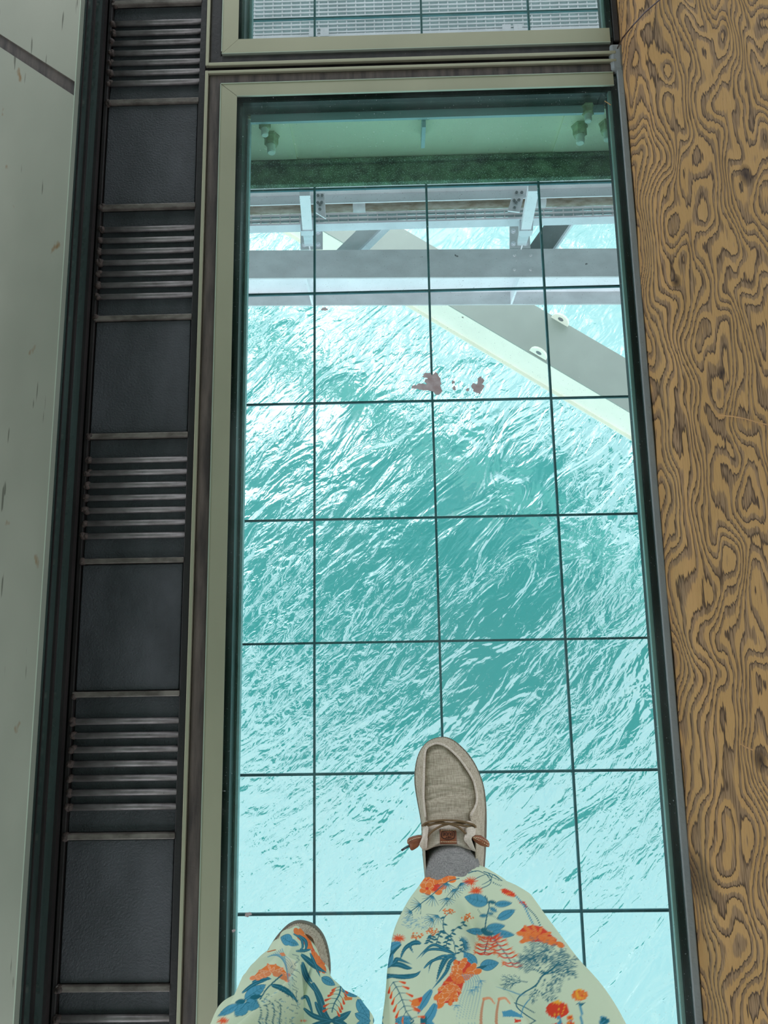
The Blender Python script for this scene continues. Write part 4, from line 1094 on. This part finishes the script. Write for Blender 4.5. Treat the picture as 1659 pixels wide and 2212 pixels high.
poly(T3([(860, 1040), (920, 1030), (980, 1060), (1000, 1080), (930, 1075), (865, 1075)]), BL); poly(T3([(940, 1090), (980, 1095), (1000, 1122), (950, 1122)]), RD)
for x, y, r, c1 in ((1220, 1030, 76, RD), (1365, 935, 52, OR), (1303, 1083, 24, OR)):
    poly(T3([(x + r * math.cos(u), y + r * .72 * math.sin(u)) for u in np.linspace(0, 6.28, 22)]), c1)
    for k in range(6): line(T3([(x + r * .7 * (k / 5. * 2 - 1), y - r * .5), (x + r * .35 * (k / 5. * 2 - 1), y + r * .5)]), 1.4, YL if k % 2 else RD)
    poly(T3([(x - r * .45, y - r * .62), (x, y - r * .85), (x + r * .45, y - r * .62), (x, y - r * .5)]), YL)
line(T3([(1225, 1080), (1240, 1100), (1250, 1180)]), 7, BL); line(T3([(1365, 985), (1375, 1060), (1380, 1180)]), 4.5, BL); line(T3([(1305, 1100), (1330, 1140)]), 2.5, BL)
poly(T3([(1340, 990), (1400, 985), (1375, 1005)]), TD); leaf(T3, 1500, 1075, 50, 130, 60, TD, BL)
# --- left leg
leaf(T2, 690, 700, 200, 95, 90, BL, TD); leaf(T2, 640, 690, 20, 110, 60, BL, TD, False)
mum(T2, [(720, 620), (760, 620), (800, 660), (830, 700), (860, 760), (900, 830), (930, 880), (945, 935), (900, 920), (880, 870), (850, 800), (820, 740), (780, 680)], 5)
for pts, w_ in (([(740, 650), (790, 690), (800, 740), (780, 790)], 20), ([(700, 640), (760, 680), (770, 750), (720, 780)], 16), ([(720, 775), (790, 770), (840, 760)], 18), ([(760, 800), (820, 850), (880, 900), (960, 945)], 36), ([(830, 790), (870, 880), (910, 980)], 18), ([(770, 860), (800, 960), (850, 1020)], 30), ([(850, 1020), (900, 1130), (940, 1250), (1010, 1342)], 40), ([(760, 880), (790, 980), (880, 1100), (930, 1200)], 18), ([(870, 1170), (910, 1260), (960, 1342)], 26), ([(1000, 1320), (1080, 1290), (1150, 1240)], 42), ([(760, 1150), (800, 1130), (830, 1200), (860, 1300)], 22), ([(780, 1220), (860, 1280), (1000, 1320), (1100, 1342)], 30), ([(530, 1040), (600, 1060), (680, 1110), (740, 1180)], 34), ([(380, 1020), (460, 990), (530, 990)], 30), ([(300, 1100), (400, 1030), (500, 1000)], 22)): blade(T2, pts, w_, TD, BL)
leaf(T2, 920, 980, 30, 120, 62); leaf(T2, 1080, 1050, 35, 140, 70); leaf(T2, 1200, 1150, 60, 180, 86); leaf(T2, 1180, 1260, 30, 150, 60)
line(T2([(1072, 1030), (1060, 1110), (1020, 1180), (1000, 1250)]), 2.2, TD); bellspray(T2, [(1068, 1050), (1055, 1110), (1020, 1180), (1000, 1245)], 6, .9)
poly(T2([(1090, 1130), (1160, 1135), (1155, 1155), (1100, 1160)]), OR)
mum(T2, [(380, 985), (430, 930), (500, 880), (560, 880), (620, 910), (660, 960), (665, 1000), (610, 950), (540, 940), (470, 960), (420, 990)], 6, (PK, OR, L(245, 200, 160)))
leaf(T2, 320, 1150, -35, 200, 90); leaf(T2, 330, 1170, 20, 110, 110); leaf(T2, 330, 1180, 130, 130, 110); leaf(T2, 270, 1190, 150, 180, 60); leaf(T2, 330, 1160, 170, 90, 40, TD, None, False); leaf(T2, 360, 1140, -10, 100, 40, TD, None, False)
line(T2([(440, 1150), (500, 1060), (610, 960)]), 3, TD)
for k in range(4): line(T2([(420 + k * 55, 1342), (450 + k * 50, 1260), (430 + k * 55, 1190), (400 + k * 52, 1160)]), 3, TD, 1.2)
for k in range(60):
    x, y = rnd.uniform(450, 740), rnd.uniform(1100, 1330); line(T2([(x, y), (x + rnd.uniform(-32, 32), y + rnd.uniform(-12, 12))]), 2.2, BL if k % 2 else TD, .8, .75)
for k in range(9): line(T2([(500 + k * 14, 820 - k * 8), (580 + k * 8, 800 + k * 10), (660, 830 + k * 24), (700, 900 + k * 30)]), 2.0, LB if k % 2 else BL, .8, .75)
for k in range(14): line(T2([(700 + rnd.uniform(-20, 40), 800 + k * 30), (700 + rnd.uniform(-20, 50), 815 + k * 30), (720 + rnd.uniform(-10, 40), 830 + k * 30)]), 1.4, TD, .7)
spiky(T2, 150, 1320, 50); poly(T2([(590, 790), (625, 785), (640, 810), (610, 815)]), PK); line(T2([(500, 780), (560, 765)]), 2.5, L(190, 120, 70))
spiky(T2, 780, 1335, 40)
# the same cloth goes on outside the drawn field: repeat it
def cloth_colour(px, py):
    cx_ = (px - X0) * SS; cy_ = (py - Y0) * SS
    cy_ = np.where(cy_ >= CH - 80, CH - 80 - np.mod(cy_ - (CH - 80), CH - 240), cy_)
    cx_ = np.clip(cx_, 0, CW - 2); cy_ = np.clip(cy_, 0, CH - 2)
    i, j = cy_.astype(int), cx_.astype(int); fy, fx = (cy_ - i)[:, None], (cx_ - j)[:, None]
    return canvas[i, j] * (1 - fx) * (1 - fy) + canvas[i, j + 1] * fx * (1 - fy) + canvas[i + 1, j] * (1 - fx) * fy + canvas[i + 1, j + 1] * fx * fy

def cloth_tube(rings, NU, NV, folds):
    R_ = np.array([[tuple(p_) for p_ in r_] for r_ in rings])           # (k,12,3)
    kv = len(rings) - 1
    tt = np.concatenate([np.linspace(0, kv - 1.1, NV - 40, endpoint=False), np.linspace(kv - 1.1, kv, 40)])
    uu = np.concatenate([np.linspace(-.8, 6.8, NU - 110, endpoint=False), np.linspace(6.8, 11.2, 110, endpoint=False)])
    cols = np.stack([catmull(R_[:, j], NV, False, tt) for j in range(12)], 1)  # (NV,12,3)
    G = np.stack([catmull(cols[i], NU, True, np.mod(uu, 12)) for i in range(NV)], 0)      # (NV,NU,3)
    cen = G.mean(1, keepdims=True); d = G - cen; d[..., 2] = 0; r_ = np.linalg.norm(d, axis=2, keepdims=True)
    flat = G.copy()
    th = (np.mod(uu, 12) * np.pi / 6)[None, :]; tv = (tt / kv)[:, None]
    disp = folds(th, tv)
    G = G + d / r_ * disp[..., None]
    return G, flat
def build_trousers():
    NU, NV = 640, 780
    def fr_(th, tv):
        amp = 0.1 + 0.9 * np.clip(tv * 2.2, 0, 1)
        f = 0.0070 * amp * np.sin(5 * th + 3 * tv + .5) + 0.0042 * amp * np.sin(11 * th - 4 * tv + 1)
        ridge = np.exp(-((th - (1.75 - 1.3 * tv)) / .16) ** 2) * np.clip((tv - .22) * 5, 0, 1) * 0.026
        dip = -np.exp(-((th - (2.15 - 1.3 * tv)) / .22) ** 2) * np.clip((tv - .2) * 5, 0, 1) * 0.018
        return f + ridge + dip
    def fl_(th, tv):
        ridge = np.exp(-((th - (2.55 - .3 * tv)) / .14) ** 2) * 0.012 * np.clip(tv * 4, 0, 1)
        dip = -np.exp(-((th - (2.2 - .3 * tv)) / .2) ** 2) * 0.014 * np.clip(tv * 4, 0, 1)
        return 0.0035 * np.sin(7 * th + 6 * tv) * np.clip(tv * 3, 0.1, 1) + 0.002 * np.sin(13 * th - 9 * tv) + ridge + dip + 0.003 * np.sin(26 * tv + 3 * th) * np.exp(-((th - 2.9) / .5) ** 2)
    V, Fc, COL = [], [], []; off = 0
    Rm = np.array(RM); cam_ = np.array(CAM)
    for rings, ff in ((RR, fr_), (LR, fl_)):
        G, flat = cloth_tube(rings, NU, NV, ff)
        P = G.reshape(-1, 3); q = (P - cam_) @ Rm
        px = 829.5 + F_PX * q[:, 0] / -q[:, 2]; py = 1106 - F_PX * q[:, 1] / -q[:, 2]
        bad = -q[:, 2] < .02; px[bad] = 900; py[bad] = 2100
        COL.append(cloth_colour(px, py)); V.append(P)
        i, j = np.mgrid[0:NV - 1, 0:NU]; j2 = (j + 1) % NU
        f_ = np.stack([i * NU + j, i * NU + j2, (i + 1) * NU + j2, (i + 1) * NU + j], -1).reshape(-1, 4) + off
        Fc.append(f_); off += len(P)
    # hips: a band joining both legs at the top
    top = []; hc = Vector((.15, -1.19, .9))
    rxh = .22
    nb_ = 96
    for z_, k_ in ((.84, .98), (.88, 1.0), (.95, .92), (1.02, .80)):
        top += [(hc.x + rxh * k_ * math.cos(2 * math.pi * a / nb_), hc.y - .02 + .15 * k_ * math.sin(2 * math.pi * a / nb_), z_) for a in range(nb_)]
    top = np.array(top); V.append(top); COL.append(np.tile(BASE, (len(top), 1)))
    f_ = [[off + i * nb_ + j, off + i * nb_ + (j + 1) % nb_, off + (i + 1) * nb_ + (j + 1) % nb_, off + (i + 1) * nb_ + j] for i in range(3) for j in range(nb_)]
    Fc.append(np.array(f_))
    V = np.concatenate(V); Fc = np.concatenate(Fc); COL = np.concatenate(COL)
    me = bpy.data.meshes.new('trousers')
    me.vertices.add(len(V)); me.vertices.foreach_set('co', V.astype(np.float32).ravel())
    me.loops.add(Fc.size); me.loops.foreach_set('vertex_index', Fc.astype(np.int32).ravel())
    me.polygons.add(len(Fc)); me.polygons.foreach_set('loop_start', np.arange(0, Fc.size, 4, dtype=np.int32))
    me.polygons.foreach_set('use_smooth', np.ones(len(Fc), bool))
    me.update(calc_edges=True); me.validate()
    at_ = me.color_attributes.new('print', 'FLOAT_COLOR', 'POINT')
    at_.data.foreach_set('color', np.concatenate([COL, np.ones((len(COL), 1))], 1).astype(np.float32).ravel())
    me.materials.append(M['trousers'])
    o_ = bpy.data.objects.new('trousers', me); C.objects.link(o_); o_.parent = person
    o_['label'] = 'loose pale green trousers printed with orange flowers and blue leaves'
build_trousers()
